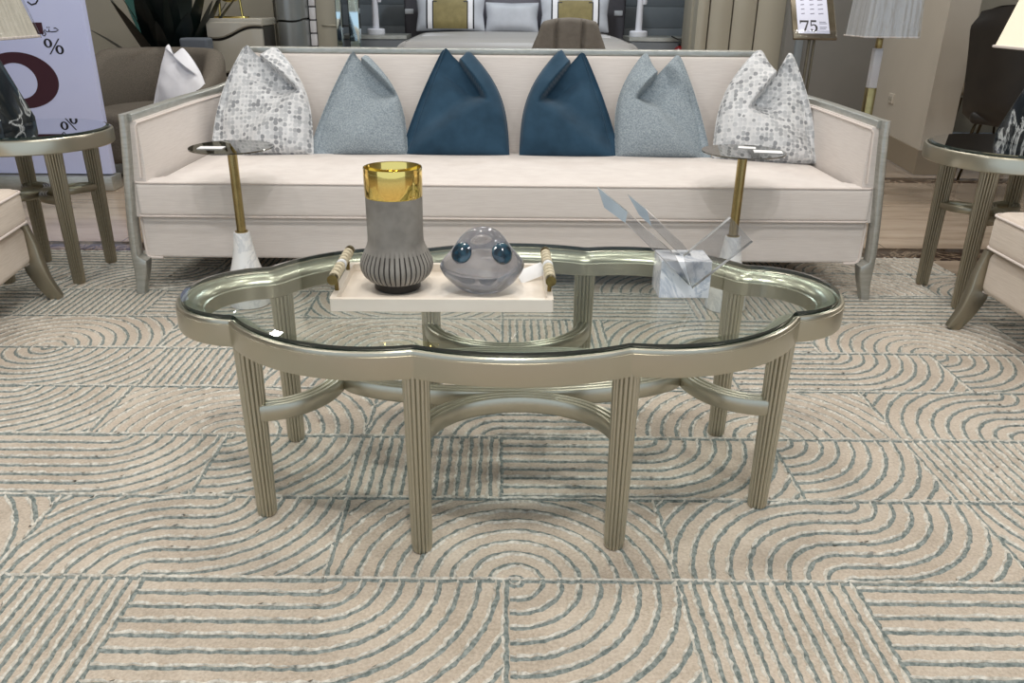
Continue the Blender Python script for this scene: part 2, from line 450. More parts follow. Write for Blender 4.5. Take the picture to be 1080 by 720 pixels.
def outline(trim=.004):
    pts = []
    arcs = [arc_pts(corners[i], corners[(i + 1) % 8], sags[i], 34 if i in (0, 4) else 22, trim) for i in range(8)]
    for i, A in enumerate(arcs):
        pts += A
        (p0, n0), (p1, n1) = A[-1], arcs[(i + 1) % 8][0]
        J = corners[(i + 1) % 8]
        for t in (.2, .4, .6, .8):
            # quadratic curve round the joint, leaving along each arc's tangent
            ctrl = Vector(J)
            p = (1-t)**2 * Vector(p0) + 2*t*(1-t) * ctrl + t*t * Vector(p1)
            n = (Vector(n0) * (1 - t) + Vector(n1) * t).normalized()
            pts.append((tuple(p), tuple(n)))
    return pts
OUT = outline()
def off_out(d): return [(p[0] - n[0] * d, p[1] - n[1] * d) for p, n in OUT]
def loft(m, rings, closed_prof=True, mi=0):
    n = len(rings[0]); vs = [q for r in rings for q in r]; fs = []
    K = len(rings)
    for i in range(K if closed_prof else K - 1):
        i2 = (i + 1) % K
        for j in range(n):
            j2 = (j + 1) % n
            fs.append((i * n + j, i * n + j2, i2 * n + j2, i2 * n + j))
    m.add(vs, fs, mi)
ZB, ZT = .402, .459
prof = [(.006, ZB), (.001, ZB + .0012), (0, ZB + .005), (0, ZT - .009), (.0015, ZT - .0085), (.0015, ZT - .006), (.003, ZT - .0015), (.006, ZT), (.009, ZT - .001), (.0095, ZT - .004),
        (.014, ZT - .006), (.021, ZT - .003), (.032, ZT - .004), (.044, ZT - .010), (.052, ZT - .018), (.0535, ZT - .022), (.057, ZT - .024), (.057, ZB + .003), (.053, ZB)]
m = MB(); loft(m, [[(x, y, z) for x, y in off_out(d)] for d, z in prof]); m.build('table_frame', CHAMP, tb, angle=26)
# glass: bevelled sheet sitting in the frame
m = MB()
g0, g1 = ZT - .0015, ZT + .0115
r_b = [(x, y, g0) for x, y in off_out(.0125)]; r_m = [(x, y, g1 - .003) for x, y in off_out(.0125)]; r_t = [(x, y, g1) for x, y in off_out(.027)]
loft(m, [r_b, r_m], False, 1); loft(m, [r_m, r_t], False, 2)
n = len(r_t)
m.add(r_t, [tuple(range(n))], 0); m.add(r_b, [tuple(reversed(range(n)))], 0)
tag(m.build('glass_top', [GLASS, GEDGE, GBEVEL], tb, angle=15), 'clear bevelled glass top with dark green edge')
def fluted_leg(m, x, y, z0, z1, rb, rt, nf=16, c=(0, 0)):
    dep = .17
    fn = lambda a, z: 1 - dep + dep * abs(sin(nf * a / 2)) ** .55
    pr = [(rb * .86, z0), (rb * .96, z0 + .004), (rb, z0 + .012)] + [(lerp(rb, rt, t / 6), lerp(z0 + .012, z1, t / 6)) for t in range(1, 7)]
    lathe(m, pr, nf * 8, (x, y, 0), fn=fn)
for (x, y) in [(s * a, t * b) for (a, b) in ((.549, .163), (.2, .300)) for s in (-1, 1) for t in (-1, 1)]:
    m = MB(); fluted_leg(m, x, y, .0005, ZB + .006, .0215, .0268); m.build('leg', CHAMP, tb, angle=60)
# reeded stretchers: an oval ring touched by four arcs
def reeded(w, h):
    o = []
    nr = 3
    for i in range(nr):                       # three reeds on top
        x0 = w / 2 - w * i / nr; x1 = w / 2 - w * (i + 1) / nr
        for t in range(5):
            u = t / 4; o.append((lerp(x0, x1, u), h / 2 - .006 + .0062 * sin(PI * u) ** .6 if 0 < u < 1 else h / 2 - .006))
    for i in range(nr):
        x0 = -w / 2 + w * i / nr; x1 = -w / 2 + w * (i + 1) / nr
        for t in range(5):
            u = t / 4; o.append((lerp(x0, x1, u), -h / 2 + .006 - .0062 * sin(PI * u) ** .6 if 0 < u < 1 else -h / 2 + .006))
    return o
ZS = .255
m = MB(); sweep(m, [(.378 * cos(2*PI*i/72), .108 * sin(2*PI*i/72), ZS) for i in range(72)], reeded(.036, .038), True); m.build('stretcher_ring', CHAMP, tb)
for s in (-1, 1):
    m = MB(); sweep(m, [(.2 * cos(PI*i/36), s * (.30 - .166 * sin(PI*i/36)), ZS) for i in range(37)], reeded(.036, .038)); m.build('stretcher', CHAMP, tb)
    m = MB(); sweep(m, [(s * (.545 - .15 * sin(PI*i/36) ** 1.0), .163 * cos(PI*i/36), ZS) for i in range(37)], reeded(.036, .038)); m.build('stretcher', CHAMP, tb)

GT = g1   # top of the glass
# ------------------------------------------------------------------ tray on the table
tr = thing('serving_tray', 'ivory lacquered serving tray with two beaded brass handles on the glass', 'tray', (-.124, 1.632, GT), rad(.6))
m = MB()
W, D, H_, wl = .45, .245, .027, .012
rbox(m, (0, 0, .005), (W - .004, D - .004, .009), .002, 1)
outer = rrect(W, D, .006, 2); inner = rrect(W - 2 * wl, D - 2 * wl, .004, 2)
ring_prism(m, outer, inner, .0008, H_)
m.build('tray_body', TRAYM, tr)
for s in (-1, 1):
    m = MB(); x = s * (W / 2 - .006)
    for yy in (-.068, .068): lathe(m, [(.0045, H_ - .001), (.0045, H_ + .03)], 14, (x, yy, 0))
    tube(m, [(x, -.1, H_ + .034), (x, .1, H_ + .034)], .0078, 14)
    for yy in (-.1, .1): tube(m, [(x, yy - .006, H_ + .034), (x, yy - .005, H_ + .034), (x, yy + .005, H_ + .034), (x, yy + .006, H_ + .034)], .0108, 20)
    ho = m.build('handle', DBRASS, tr)
    for k in range(9):
        yy = -.08 + k * .020
        m = MB(); sweep(m, [(x, yy - .0046, H_ + .034), (x, yy - .0034, H_ + .034), (x, yy + .0034, H_ + .034), (x, yy + .0046, H_ + .034)], circ(.0112, 18), scale=[.85, 1, 1, .85])
        m.build('bead', BONE if k not in (4,) else WMARBLE, ho)
TT = GT + .0097
# ------------------------------------------------------------------ vase
vs_ = thing('vase', 'tall grey ribbed-base vase with polished gold rim on the tray', 'vase', (-.226, 1.632, TT))
m = MB(); lathe(m, [(.045, .0003), (.049, .003), (.049, .016), (.052, .02)], 48); m.build('foot', BLACK, vs_)
m = MB()
nr = 42
def ribe(z): return smooth01((z - .014) / .012) * (1 - smooth01((z - .078) / .014))
def ribf(a, z): return 1 - .085 * ribe(z) * (1 - min(1, abs(sin(nr * a / 2)) * 1.9) ** .5)
pv = [(.05, .018), (.060, .022), (.070, .032), (.0755, .043), (.0775, .053), (.0765, .062), (.072, .073), (.0665, .084), (.0615, .094), (.0588, .103), (.0582, .112), (.058, .125), (.0582, .16), (.0584, .2)]
lathe(m, pv, nr * 8, fn=ribf, cap1=False)
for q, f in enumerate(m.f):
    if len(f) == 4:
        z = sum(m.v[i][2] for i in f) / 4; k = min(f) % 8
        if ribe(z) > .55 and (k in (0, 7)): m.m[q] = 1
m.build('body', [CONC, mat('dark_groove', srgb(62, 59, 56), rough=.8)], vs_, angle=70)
m = MB(); lathe(m, [(.0586, .199), (.0592, .2005), (.0597, .24), (.0597, .256), (.0592, .258), (.0582, .258), (.0572, .256), (.056, .21), (.05, .205)], 96, cap0=False)
tag(m.build('gold_collar', GOLD, vs_), 'polished gold collar round the mouth')
# ------------------------------------------------------------------ glass paperweight
def art_glass():
    m, nt, b = new_mat('smoky_lilac_glass')
    v = tex_coords(nt)
    col = ramp(nt, noise_node(nt, v, 26, 5), [(.35, srgb(150, 150, 156)), (.65, srgb(192, 193, 198))])
    nt.links.new(col, b.inputs['Base Color'])
    b.inputs['Roughness'].default_value = .05; b.inputs['Transmission Weight'].default_value = .72; b.inputs['IOR'].default_value = 1.33
    b.inputs['Coat Weight'].default_value = .6
    return m
ARTG = art_glass()
TEAL = mat('teal_glass_bead', srgb(8, 26, 40), srgb(38, 74, 92), rough=.12, scale=50, coat=1)
gs = thing('glass_ornament', 'bulbous smoky lilac glass ornament with two teal bosses on the tray', 'glass ornament', (-.044, 1.615, TT))
m = MB(); nu = 72
op = [(.0006, .02), (.002, .042), (.012, .057), (.03, .077), (.047, .087), (.058, .087), (.072, .079), (.088, .065), (.104, .054), (.118, .044), (.130, .031), (.137, .015), (.139, .002)]
op = interp([(r, z, 0) for z, r in op], 4); vs, fs = [], []
for r, z, _ in op:
    for j in range(nu):
        a = 2 * PI * j / nu; low = 1 - smooth01((z - .05) / .05)
        x = r * cos(a) * (1 + .02 * low * sin(6 * a)); y = r * .70 * sin(a) * (1 + .02 * low * cos(5 * a))
        vs.append((x, y, max(.0006, z + .004 * sin(2 * a + .6) * min(1, z / .02) * (r / .087))))
for i in range(len(op) - 1):
    for j in range(nu):
        j2 = (j + 1) % nu; fs.append((i * nu + j, i * nu + j2, (i + 1) * nu + j2, (i + 1) * nu + j))
fs.append(tuple(reversed(range(nu)))); fs.append(tuple(range((len(op) - 1) * nu, len(op) * nu)))
m.add(vs, fs); m.build('glass_body', ARTG, gs, angle=80)
for sx in (-1, 1):
    m = MB()
    lathe(m, [(.001, .014), (.009, .012), (.016, .007), (.0195, 0), (.0185, -.007), (.012, -.013), (.002, -.015)][::-1], 28)
    o = m.build('eye_boss', TEAL, gs, loc=(sx * .042, -.033, .093)); o.rotation_euler = (rad(62), 0, rad(sx * 30)); o.scale = (1.2, 1.2, .42)
# price card leaning on the tray
m = MB(); rbox(m, (0, 0, 0), (.062, .0012, .03), .0004, 1)
o = m.build('price_card', PAPER); o.location = (.062, 1.688, TT + .0165); o.rotation_euler = (rad(-38), rad(-14), rad(24))
tag(o, 'small white price card leaning on the tray beside the glass ornament', 'price card')

# ------------------------------------------------------------------ acrylic sculpture on marble cube
ac = thing('acrylic_sculpture', 'clear acrylic slabs set in a white marble cube on the glass top', 'sculpture', (.383, 1.645, GT))
m = MB()
rbox(m, (0, 0, .0415), (.106, .085, .081), .0015, 2); m.build('marble_base', CUBEM, ac)
def slab(m, quad, depth, T=None, mf=0):
    """quad in x,z; extruded along y (front face at -depth/2)"""
    n = len(quad)
    vs = [(x, -depth / 2, z) for x, z in quad] + [(x, depth / 2, z) for x, z in quad]
    m.add(vs, [tuple(range(n)), tuple(reversed(range(n, 2 * n)))], mf, T)
    m.add(vs, [(i, n + i, n + (i + 1) % n, (i + 1) % n) for i in range(n)], 1, T)
# three slabs: two point up to the left with slanted frosted ends, one up to the right
for quad, end, d, y in (([(-.137,.167),(.008,.033),(-.030,.100),(-.134,.189)], [(-.196,.237),(-.181,.198),(-.137,.167),(-.134,.189)], .022, -.048),
                   ([(-.072,.145),(.040,.039),(.046,.048),(.001,.103),(-.084,.178)], [(-.125,.209),(-.100,.169),(-.072,.145),(-.084,.178)], .024, .012),
                   ([(.009,.033),(.121,.134),(.071,.183),(-.015,.102)], None, .012, -.068)):
    T = Matrix.Translation((0, y, 0))
    m = MB(); slab(m, quad, d, T)
    if end: slab(m, end, d, T, 2)
    m.build('acrylic_slab', [ACRYL, ACRYL_E, ACRYL_F], ac, angle=10)

# ------------------------------------------------------------------ drink tables in front of the sofa
def drink_table(loc, label, card_dx):
    t = thing('drink_table', label, 'side table', loc, 0, 'drink tables before the sofa')
    m = MB(); lathe(m, [(.070, .0005), (.073, .004), (.073, .07), (.072, .09), (.068, .105), (.061, .122), (.051, .15), (.043, .18), (.037, .21), (.032, .245), (.0285, .272), (.027, .275)], 48)
    m.build('marble_base', WMARBLE, t)
    m = MB(); lathe(m, [(.0165, .2745), (.0165, .568)], 28); m.build('pole', BRASS, t)
    m = MB(); lathe(m, [(.0225, .2735), (.0225, .2785)], 28); m.build('collar', ABRASS, t)
    m = MB(); lathe(m, [(.024, .563), (.030, .5718)], 28); m.build('top_plate', ABRASS, t)
    m = MB(); lathe(m, [(.1415, .572), (.1425, .573), (.1425, .576), (.1415, .577)], 72); m.build('table_top', TOPM, t)
    return t
TOPM = SMOKE
drink_table((-.943, 2.81, 0), 'left brass-poled drink table with flared white marble foot before the sofa', 0)
drink_table((.827, 2.81, 0), 'right brass-poled drink table with flared white marble foot behind the acrylic slabs', 0)
def card(loc, rz, size, label, lift=0):
    m = MB(); rbox(m, (0, 0, .0012), (size[0], size[1], .002), .0004, 1)
    o = m.build('price_card', PAPER); o.location = loc; o.rotation_euler = (rad(lift), 0, rz)
    tag(o, label, 'price card', 'price cards on drink tables')
card((-1.0, 2.775, .5775), rad(2), (.085, .045), 'white price card lying on the left drink table top')
card((.905, 2.79, .5775), rad(-12), (.095, .05), 'large white price card lying on the right drink table top')
card((.855, 2.87, .5775), rad(-16), (.06, .04), 'small white card lying behind the large card on right drink table')

# ------------------------------------------------------------------ sofa
sf = thing('sofa', 'long cream upholstered sofa with silver leaf wood frame behind the coffee table', 'sofa', (0, 3.3, 0))
OY = 3.3
def crown_fn(cz, bow=0):
    def fn(p, h):
        u, v = p[0] / h[0], p[1] / h[1]
        if p[2] > 0: p[2] += cz * (1 - u ** 4) * (1 - v * v) * (p[2] / h[2])
        return p
    return fn
# base
m = MB(); rbox(m, (0, .06, .2085), (2.742, .8, .161), .012, 3, n=(30, 8, 3)); m.build('base', CREAM, sf)
# seat cushion
def tx(x, y): return x * (1 - .052 * smooth01((y + .315) / .05))
def tee(p, h):
    p = crown_fn(.022)(p, h); p[0] = tx(p[0], p[1] - .015); return p
m = MB(); rbox(m, (0, -.015, .3595), (2.728, .70, .132), .02, 4, n=(60, 18, 4), fn=tee); m.build('seat_cushion', CREAM, sf)
# piping: cushion top and bottom front edges and the base sides
m = MB()
def loop(hx, y0, y1, z, r=.02):
    pts = []
    for (cx, cy, a0) in ((hx - r, y1 - r, 0), (-hx + r, y1 - r, 90), (-hx + r, y0 + r, 180), (hx - r, y0 + r, 270)):
        for i in range(6):
            a = rad(a0 + 18 * i); pts.append((cx + r * cos(a), cy + r * sin(a), z))
    return pts
for hx, y0_, z in ((1.362, -.363, .4215), (1.364, -.366, .2975)): tube(m, [(hx_, y_, z) for hx_, y_ in [(-1.29, -.26), (-1.30, -.29), (-1.355, -.315), (-hx, -.33), (-hx + .006, y0_ + .006), (-hx + .02, y0_)] + [(lerp(-hx + .05, hx - .05, i / 20), y0_) for i in range(21)] + [(hx - .02, y0_), (hx - .006, y0_ + .006), (hx, -.33), (1.355, -.315), (1.30, -.29), (1.29, -.26)]], .0042, 8)
for s in (-1, 1):
    x = s * 1.366
    tube(m, [(x, -.338, .284), (x, -.342, .27), (x, -.342, .148), (x - s * .006, -.342, .135), (x - s * .02, -.342, .130), (x - s * .06, -.342, .129)], .005, 8, up=(1, .3, 0))
m.build('piping', PIPE, sf)
# back
m = MB()
def lean(p, h):
    p[1] += .10 * (p[2] + h[2]) / (2 * h[2]); p[1] -= .012 * (1 - (p[0] / h[0]) ** 6) * (1 - (p[2] / h[2]) ** 2) * (1 if p[1] < .05 else 0); return p
rbox(m, (0, .345, .53), (2.2, .09, .6), .014, 3, n=(40, 2, 16), fn=lean); m.build('backrest', CREAM, sf)
m = MB(); rbox(m, (0, .44, .842), (2.235, .07, .024), .004, 2, n=(20, 1, 1)); m.build('top_rail', SILVER, sf)
ARM = [(1.112, .405, .842), (1.135, .40, .775), (1.185, .385, .716), (1.25, .345, .684), (1.305, .27, .668), (1.33, .12, .662), (1.342, -.12, .657), (1.352, -.36, .652)]
A = interp(ARM, 5)
for s in (-1, 1):
    m = MB(); sweep(m, [(s * x, y, z) for x, y, z in A], rrect(.044, .026, .005)); m.build('arm_rail', SILVER, sf)
    # arm upholstery: sheet following the rail down to the base
    m = MB(); vs, fs = [], []
    nz_ = 12
    for i, (x, y, z) in enumerate(A):
        z0, z1 = .292, z - .010
        for k in range(nz_ + 1):
            zz = lerp(z0, z1, k / nz_); fl = (1 - (zz - .2) / .5) * .012
            bulge = .008 * sin(PI * k / nz_)
            vs.append((s * (x - .034 - bulge + fl), y + (.006 if i == len(A) - 1 else 0), zz))
        for k in range(nz_, -1, -1):
            zz = lerp(z0, z1, k / nz_); fl = (1 - (zz - .2) / .5) * .012
            vs.append((s * (x + .014 + fl), y + (.006 if i == len(A) - 1 else 0), zz))
    K = 2 * (nz_ + 1)
    for i in range(len(A) - 1):
        for k in range(K):
            k2 = (k + 1) % K; f = (i * K + k, i * K + k2, (i + 1) * K + k2, (i + 1) * K + k); fs.append(f if s > 0 else f[::-1])
    fs.append(tuple(range(K)) if s < 0 else tuple(reversed(range(K)))); e = [(len(A) - 1) * K + k for k in range(K)]; fs.append(tuple(e) if s > 0 else tuple(reversed(e)))
    m.add(vs, fs); m.build('arm_panel', CREAM, sf, angle=50)
    m = MB(); tube(m, [(s * (x - .036), y, z - .017) for x, y, z in A] + [(s * (A[-1][0] - .030), -.362, A[-1][2] - .03), (s * (A[-1][0] - .020), -.362, .44)], .004, 8); m.build('arm_piping', PIPE, sf)
    # front post and leg, one curved stile
    pts = [(1.353, -.372, .667), (1.358, -.372, .60), (1.367, -.373, .50), (1.377, -.375, .40), (1.386, -.377, .30), (1.392, -.378, .20), (1.393, -.379, .13), (1.393, -.382, .06), (1.398, -.388, .0005)]
    P2 = interp(pts, 4); m = MB(); n = len(P2); vs, fs = [], []
    for (x, y, z) in P2:
        w = .0125 if z > .135 else lerp(.0165, .027, smooth01(z / .135)); dx = 0 if z > .135 else -(w - .0125)
        d = .03 if z > .16 else lerp(.02, .03, z / .16)
        for (a, b) in rrect(2 * w, 2 * d, .006, 2): vs.append((s * (x + a + dx), y + .014 + b, z))
    K = 12
    for i in range(n - 1):
        for k in range(K):
            k2 = (k + 1) % K; f = (i * K + k, i * K + k2, (i + 1) * K + k2, (i + 1) * K + k); fs.append(f if s < 0 else f[::-1])
    fs.append(tuple(range(K))); fs.append(tuple(reversed(range((n - 1) * K, n * K))))
    m.add(vs, fs); m.build('front_post', SILVER, sf, angle=45)
    m = MB(); sweep(m, [(s * 1.12, .41, .15), (s * 1.13, .43, .08), (s * 1.14, .46, .0005)], rrect(.05, .05, .006), up=(0, 1, 0), scale=[1, .9, .7]); m.build('rear_leg', SILVER, sf)

# ------------------------------------------------------------------ throw pillows
def velvet(name, c1, c2):
    m, nt, b = new_mat(name)
    v = tex_coords(nt)
    nt.links.new(ramp(nt, noise_node(nt, v, 9, 3), [(.3, c1), (.7, c2)]), b.inputs['Base Color'])
    b.inputs['Roughness'].default_value = .8; b.inputs['Sheen Weight'].default_value = .25; b.inputs['Sheen Roughness'].default_value = .4
    b.inputs['Specular IOR Level'].default_value = .15
    bump(nt, b, noise_node(nt, v, 40, 2), .15, .004)
    return m
NAVY = velvet('blue_velvet', srgb(36, 60, 78), srgb(48, 76, 97))
def boucle(name, c1, c2):
    m, nt, b = new_mat(name); v = tex_coords(nt)
    nt.links.new(ramp(nt, noise_node(nt, v, 170, 4, .7), [(.35, c1), (.65, c2)]), b.inputs['Base Color'])
    b.inputs['Roughness'].default_value = .9; b.inputs['Specular IOR Level'].default_value = .15
    bump(nt, b, noise_node(nt, v, 300, 2), .4, .002); return m
BGREY = boucle('blue_grey_boucle', srgb(118, 130, 138), srgb(166, 176, 182))
def scales():
    m, nt, b = new_mat('silver_scale_jacquard'); v = tex_coords(nt, (1, 1, 1))
    vo = nt.nodes.new('ShaderNodeTexVoronoi'); vo.inputs['Scale'].default_value = 54; vo.inputs['Randomness'].default_value = .4
    nt.links.new(v, vo.inputs['Vector'])
    sep = nt.nodes.new('ShaderNodeSeparateColor'); nt.links.new(vo.outputs['Color'], sep.inputs[0])
    c_in = ramp(nt, sep.outputs[0], [(.1, srgb(140, 143, 147)), (.4, srgb(182, 185, 188)), (.9, srgb(208, 210, 212))])
    edge = ramp(nt, vo.outputs['Distance'], [(.50, (0, 0, 0, 1)), (.60, (1, 1, 1, 1))])
    mx = nt.nodes.new('ShaderNodeMix'); mx.data_type = 'RGBA'
    nt.links.new(edge, mx.inputs[0]); nt.links.new(c_in, mx.inputs[6]); mx.inputs[7].default_value = srgb(220, 221, 222)
    big = ramp(nt, noise_node(nt, v, 14, 2), [(.35, (.75, .75, .75, 1)), (.65, (1, 1, 1, 1))])
    ml = nt.nodes.new('ShaderNodeMix'); ml.data_type = 'RGBA'; ml.blend_type = 'MULTIPLY'; ml.inputs[0].default_value = .6
    nt.links.new(mx.outputs[2], ml.inputs[6]); nt.links.new(big, ml.inputs[7])
    nt.links.new(ml.outputs[2], b.inputs['Base Color']); b.inputs['Roughness'].default_value = .45
    bump(nt, b, vo.outputs['Distance'], .3, .003); return m
SCALE = scales()
PW = mat('white_cotton', srgb(226, 226, 230), srgb(234, 234, 238), rough=.85, scale=8, bmp=.1, bscale=60)

def pillow(name, label, cat, origin, yaw, tilt, BL, BR, p1, notch, p2, ce, front, mt, thick=.09, group=None, bow=.02, fb=.6, seam=True, step=.11):
    """karate-chopped pillow in its own plane: x across, s up; 'front' = +1 when the piece right of the fold lies behind"""
    N = 56
    V = lambda p: Vector((p[0], p[1]))
    BL, BR, p1, notch, p2, ce = map(V, (BL, BR, p1, notch, p2, ce))
    def top(u):
        if u < .5:
            t = u / .5; q = p1.lerp(notch, t)
            q.y += .012 * sin(PI * min(1, t * 2.2)) * (1 if t < .45 else 0) ; return q
        t = (u - .5) / .5; return notch.lerp(p2, t)
    def bot(u):
        q = BL.lerp(BR, u); q.y -= .006 * sin(PI * u); return q
    def side(a, b, t, sgn):
        q = a.lerp(b, t); d = b - a; nrm = Vector((-d.y, d.x)).normalized() * sgn
        fr_ = (sgn > 0) == (front > 0)
        return q + nrm * ((bow * fb * sin(PI * t)) if fr_ else (bow * 2.9 * sin(PI * t ** 1.05)))
    C00, C10, C01, C11 = BL, BR, p1, p2
    cr = (ce - notch)
    front_v, back_v = [], []
    Q = []
    for j in range(N + 1):
        t = j / N
        for i in range(N + 1):
            u = i / N
            L_, R_ = side(BL, p1, t, 1), side(BR, p2, t, -1)
            Bq, Tq = bot(u), top(u)
            Q.append(L_ * (1 - u) + R_ * u + Bq * (1 - t) + Tq * t - (C00 * (1-u)*(1-t) + C10 * u*(1-t) + C01 * (1-u)*t + C11 * u*t))
    W_ = N + 1                                       # relax the sheet so that its corners round off
    for it in range(26):
        Q2 = list(Q)
        for j in range(W_):
            for i in range(W_):
                k = j * W_ + i
                if 0 < i < N and 0 < j < N: nb = (k - 1, k + 1, k - W_, k + W_)
                elif j == N and abs(i / N - .5) < .14: continue
                elif j == 0: continue
                elif i in (0, N) and j in (0, N): nb = (k + (1 if i == 0 else -1), k - W_)
                elif j == N: nb = (k - 1, k + 1)
                else: nb = (k - W_, k + W_)
                av = Vector((0, 0))
                for q_ in nb: av += Q[q_]
                Q2[k] = Q[k] * .5 + av * (.5 / len(nb))
        Q = Q2
    for j in range(N + 1):
        t = j / N
        for i in range(N + 1):
            u = i / N; q = Q[j * W_ + i]
            e = (max(0, 4 * u * (1 - u)) ** .42) * (max(0, 4 * t * (1 - t)) ** .42)
            e *= (1.12 - .45 * t)
            df = thick * e; db = thick * .55 * e
            w = q - notch; tau = w.dot(cr) / cr.length_squared
            dist = (w.x * cr.y - w.y * cr.x) / cr.length * front      # >0 behind the fold
            if front < 0: pass
            amt = 1 - smooth01((tau - .62) / .5)
            amt *= smooth01((tau + .45) / .5) if tau < 0 else 1
            st = smooth01(dist / .012 + .35)
            fall = 1 - .55 * smooth01(dist / .12)
            df -= amt * st * fall * step
            df += amt * (1 - st) * .022 * math.exp(-abs(dist) / .04)
            # soft pull wrinkles from the fold end
            df += .003 * sin(26 * (q.x * .6 + q.y) + 3 * noise.noise(Vector((q.x * 6, q.y * 6, front)))) * e
            df += .005 * noise.noise(Vector((q.x * 9 + origin[0] * 7, q.y * 9, 2))) * e
            df = max(df, -thick * .3 * e + .0015 * min(1, e * 10))
            front_v.append((q.x, -df, q.y)); back_v.append((q.x, db, q.y))
    vs = front_v + back_v; o = len(front_v); fs = []
    for j in range(N):
        for i in range(N):
            a = j * (N + 1) + i
            fs.append((a, a + 1, a + N + 2, a + N + 1)); fs.append((o + a + N + 1, o + a + N + 2, o + a + 1, o + a))
    m = MB(); m.add(vs, fs)
    ob = m.build(name, mt, angle=180); ob.location = origin; ob.rotation_euler = (tilt, 0, yaw)
    tag(ob, label, cat, group)
    if seam:
        for q in ((0,), (N,), (4 if front > 0 else N - 4,)):
            m = MB(); tube(m, [tuple(Vector(front_v[j * (N + 1) + q[0]]) + Vector((0, -.0006, 0))) for j in range(0, N + 1, 2)], .0024, 6, up=(0, 1, 0)); m.build('seam', mt, ob)
    return ob
TL = -math.atan2(.2, .42)   # lean back
def P(x, s_z): return (x, (s_z - .43) / cos(TL))
def spill(name, label, xs, mt, front, cx, yaw=0, Y0=3.455, dz=0, group=None, fb=.6):
    pts = [((x - cx), (z - .43) / cos(TL)) for x, z in xs]
    return pillow('throw_pillow', label, 'pillow', (cx, Y0, .432 + dz), yaw, TL, *pts, front, mt, group=group, fb=fb)
G = 'throw pillows along the sofa'
spill('a', 'silver scale-patterned throw pillow at the left end of the sofa', [(-1.252,.434),(-.812,.436),(-1.125,.862),(-1.055,.812),(-.995,.862),(-.872,.680)], SCALE, 1, -1.03, rad(-2), group=G, fb=1.6)
spill('b', 'blue-grey woven throw pillow left of the left navy velvet pillow', [(-.836,.434),(-.411,.434),(-.657,.838),(-.616,.802),(-.596,.828),(-.455,.662)], BGREY, 1, -.62, group=G)
spill('c', 'navy velvet throw pillow left of centre, fold opening on its right', [(-.443,.433),(.021,.433),(-.263,.858),(-.197,.802),(-.158,.850),(-.074,.647)], NAVY, 1, -.2, group=G)
spill('d', 'navy velvet throw pillow right of centre, fold opening on its left', [(.066,.433),(.498,.428),(.237,.856),(.282,.798),(.335,.853),(.145,.641)], NAVY, -1, .28, group=G)
spill('e', 'blue-grey woven throw pillow right of the right navy velvet pillow', [(.478,.434),(.882,.434),(.603,.851),(.652,.756),(.745,.849),(.551,.655)], BGREY, -1, .68, group=G)
spill('f', 'silver scale-patterned throw pillow at the right end of the sofa', [(.880,.434),(1.305,.432),(1.042,.871),(1.119,.768),(1.17,.867),(1.009,.622)], SCALE, -1, 1.1, rad(-9), Y0=3.40, group=G, fb=1.2)

# ------------------------------------------------------------------ round side tables
def side_table(loc, label):
    t = thing('side_table', label, 'side table', loc, 0, 'round champagne side tables')
    m = MB(); n = 72
    pr = [(.283, .520), (.287, .524), (.287, .566), (.284, .573), (.279, .575), (.274, .572), (.272, .569), (.255, .566), (.238, .556), (.234, .548), (.234, .524), (.238, .520)]
    rings = [[(r * cos(2*PI*k/n), r * sin(2*PI*k/n), z) for k in range(n)] for r, z in pr]
    loft(m, rings); m.build('table_frame', CHAMP, t)
    m = MB(); lathe(m, [(.272, .5735), (.272, .580), (.262, .583)], n, cap0=False, cap1=False, mi=1)
    rg = [(.262 * cos(2*PI*k/n), .262 * sin(2*PI*k/n), .583) for k in range(n)]
    m.add(rg, [tuple(range(n))], 0); m.add([(x * 1.038, y * 1.038, .5735) for x, y, z in rg], [tuple(reversed(range(n)))], 0)
    tag(m.build('glass_top', [GLASSD, GEDGE], t, angle=15), 'inset glass top with dark edge')
    for sx in (-1, 1):
        for sy in (-1, 1):
            m = MB(); fluted_leg(m, sx * .14, sy * .14, .0005, .526, .0235, .032, 18); m.build('leg', CHAMP_DK, t, angle=60)
    for k in range(4):
        a = PI / 2 * k
        m = MB()
        pts = [(.14 * cos(PI*i/24), .14 - .13 * sin(PI*i/24), .33) for i in range(25)]
        pts = [(x * cos(a) - y * sin(a), x * sin(a) + y * cos(a), z) for x, y, z in pts]
        sweep(m, pts, reeded(.03, .026)); m.build('stretcher', CHAMP_DK, t)
    return t
GLASSD = thin_glass('grey_tinted_glass', (.50, .54, .52, 1), extra=.5)
side_table((-1.825, 3.165, 0), 'round champagne side table with fluted legs left of the sofa, before the sale sign')
side_table((1.845, 2.965, 0), 'round champagne side table with fluted legs right of the sofa')

# ------------------------------------------------------------------ table lamps
SHADE = mat('pleated_ivory_shade', srgb(226, 220, 204), srgb(206, 200, 184), rough=.7, scale=1, stretch=(60, 60, 1))
WRAP = thin_glass('plastic_wrap', (.93, .94, .95, 1), extra=.10, rough=.12)
def lit_shade():
    m, nt, b = new_mat('lit_ivory_shade')
    b.inputs['Base Color'].default_value = srgb(236, 230, 212); b.inputs['Roughness'].default_value = .7
    b.inputs['Emission Color'].default_value = srgb(255, 240, 206); b.inputs['Emission Strength'].default_value = .35
    return m
def crinkle(m):
    nt = m.node_tree; g = [n for n in nt.nodes if n.type == 'BSDF_GLOSSY'][0]
    bn = nt.nodes.new('ShaderNodeBump'); bn.inputs['Strength'].default_value = .9; bn.inputs['Distance'].default_value = .012
    nt.links.new(noise_node(nt, tex_coords(nt, (9, 9, 4)), 2.5, 4), bn.inputs['Height']); nt.links.new(bn.outputs['Normal'], g.inputs['Normal'])
crinkle(WRAP)
SHADE_LIT = lit_shade()
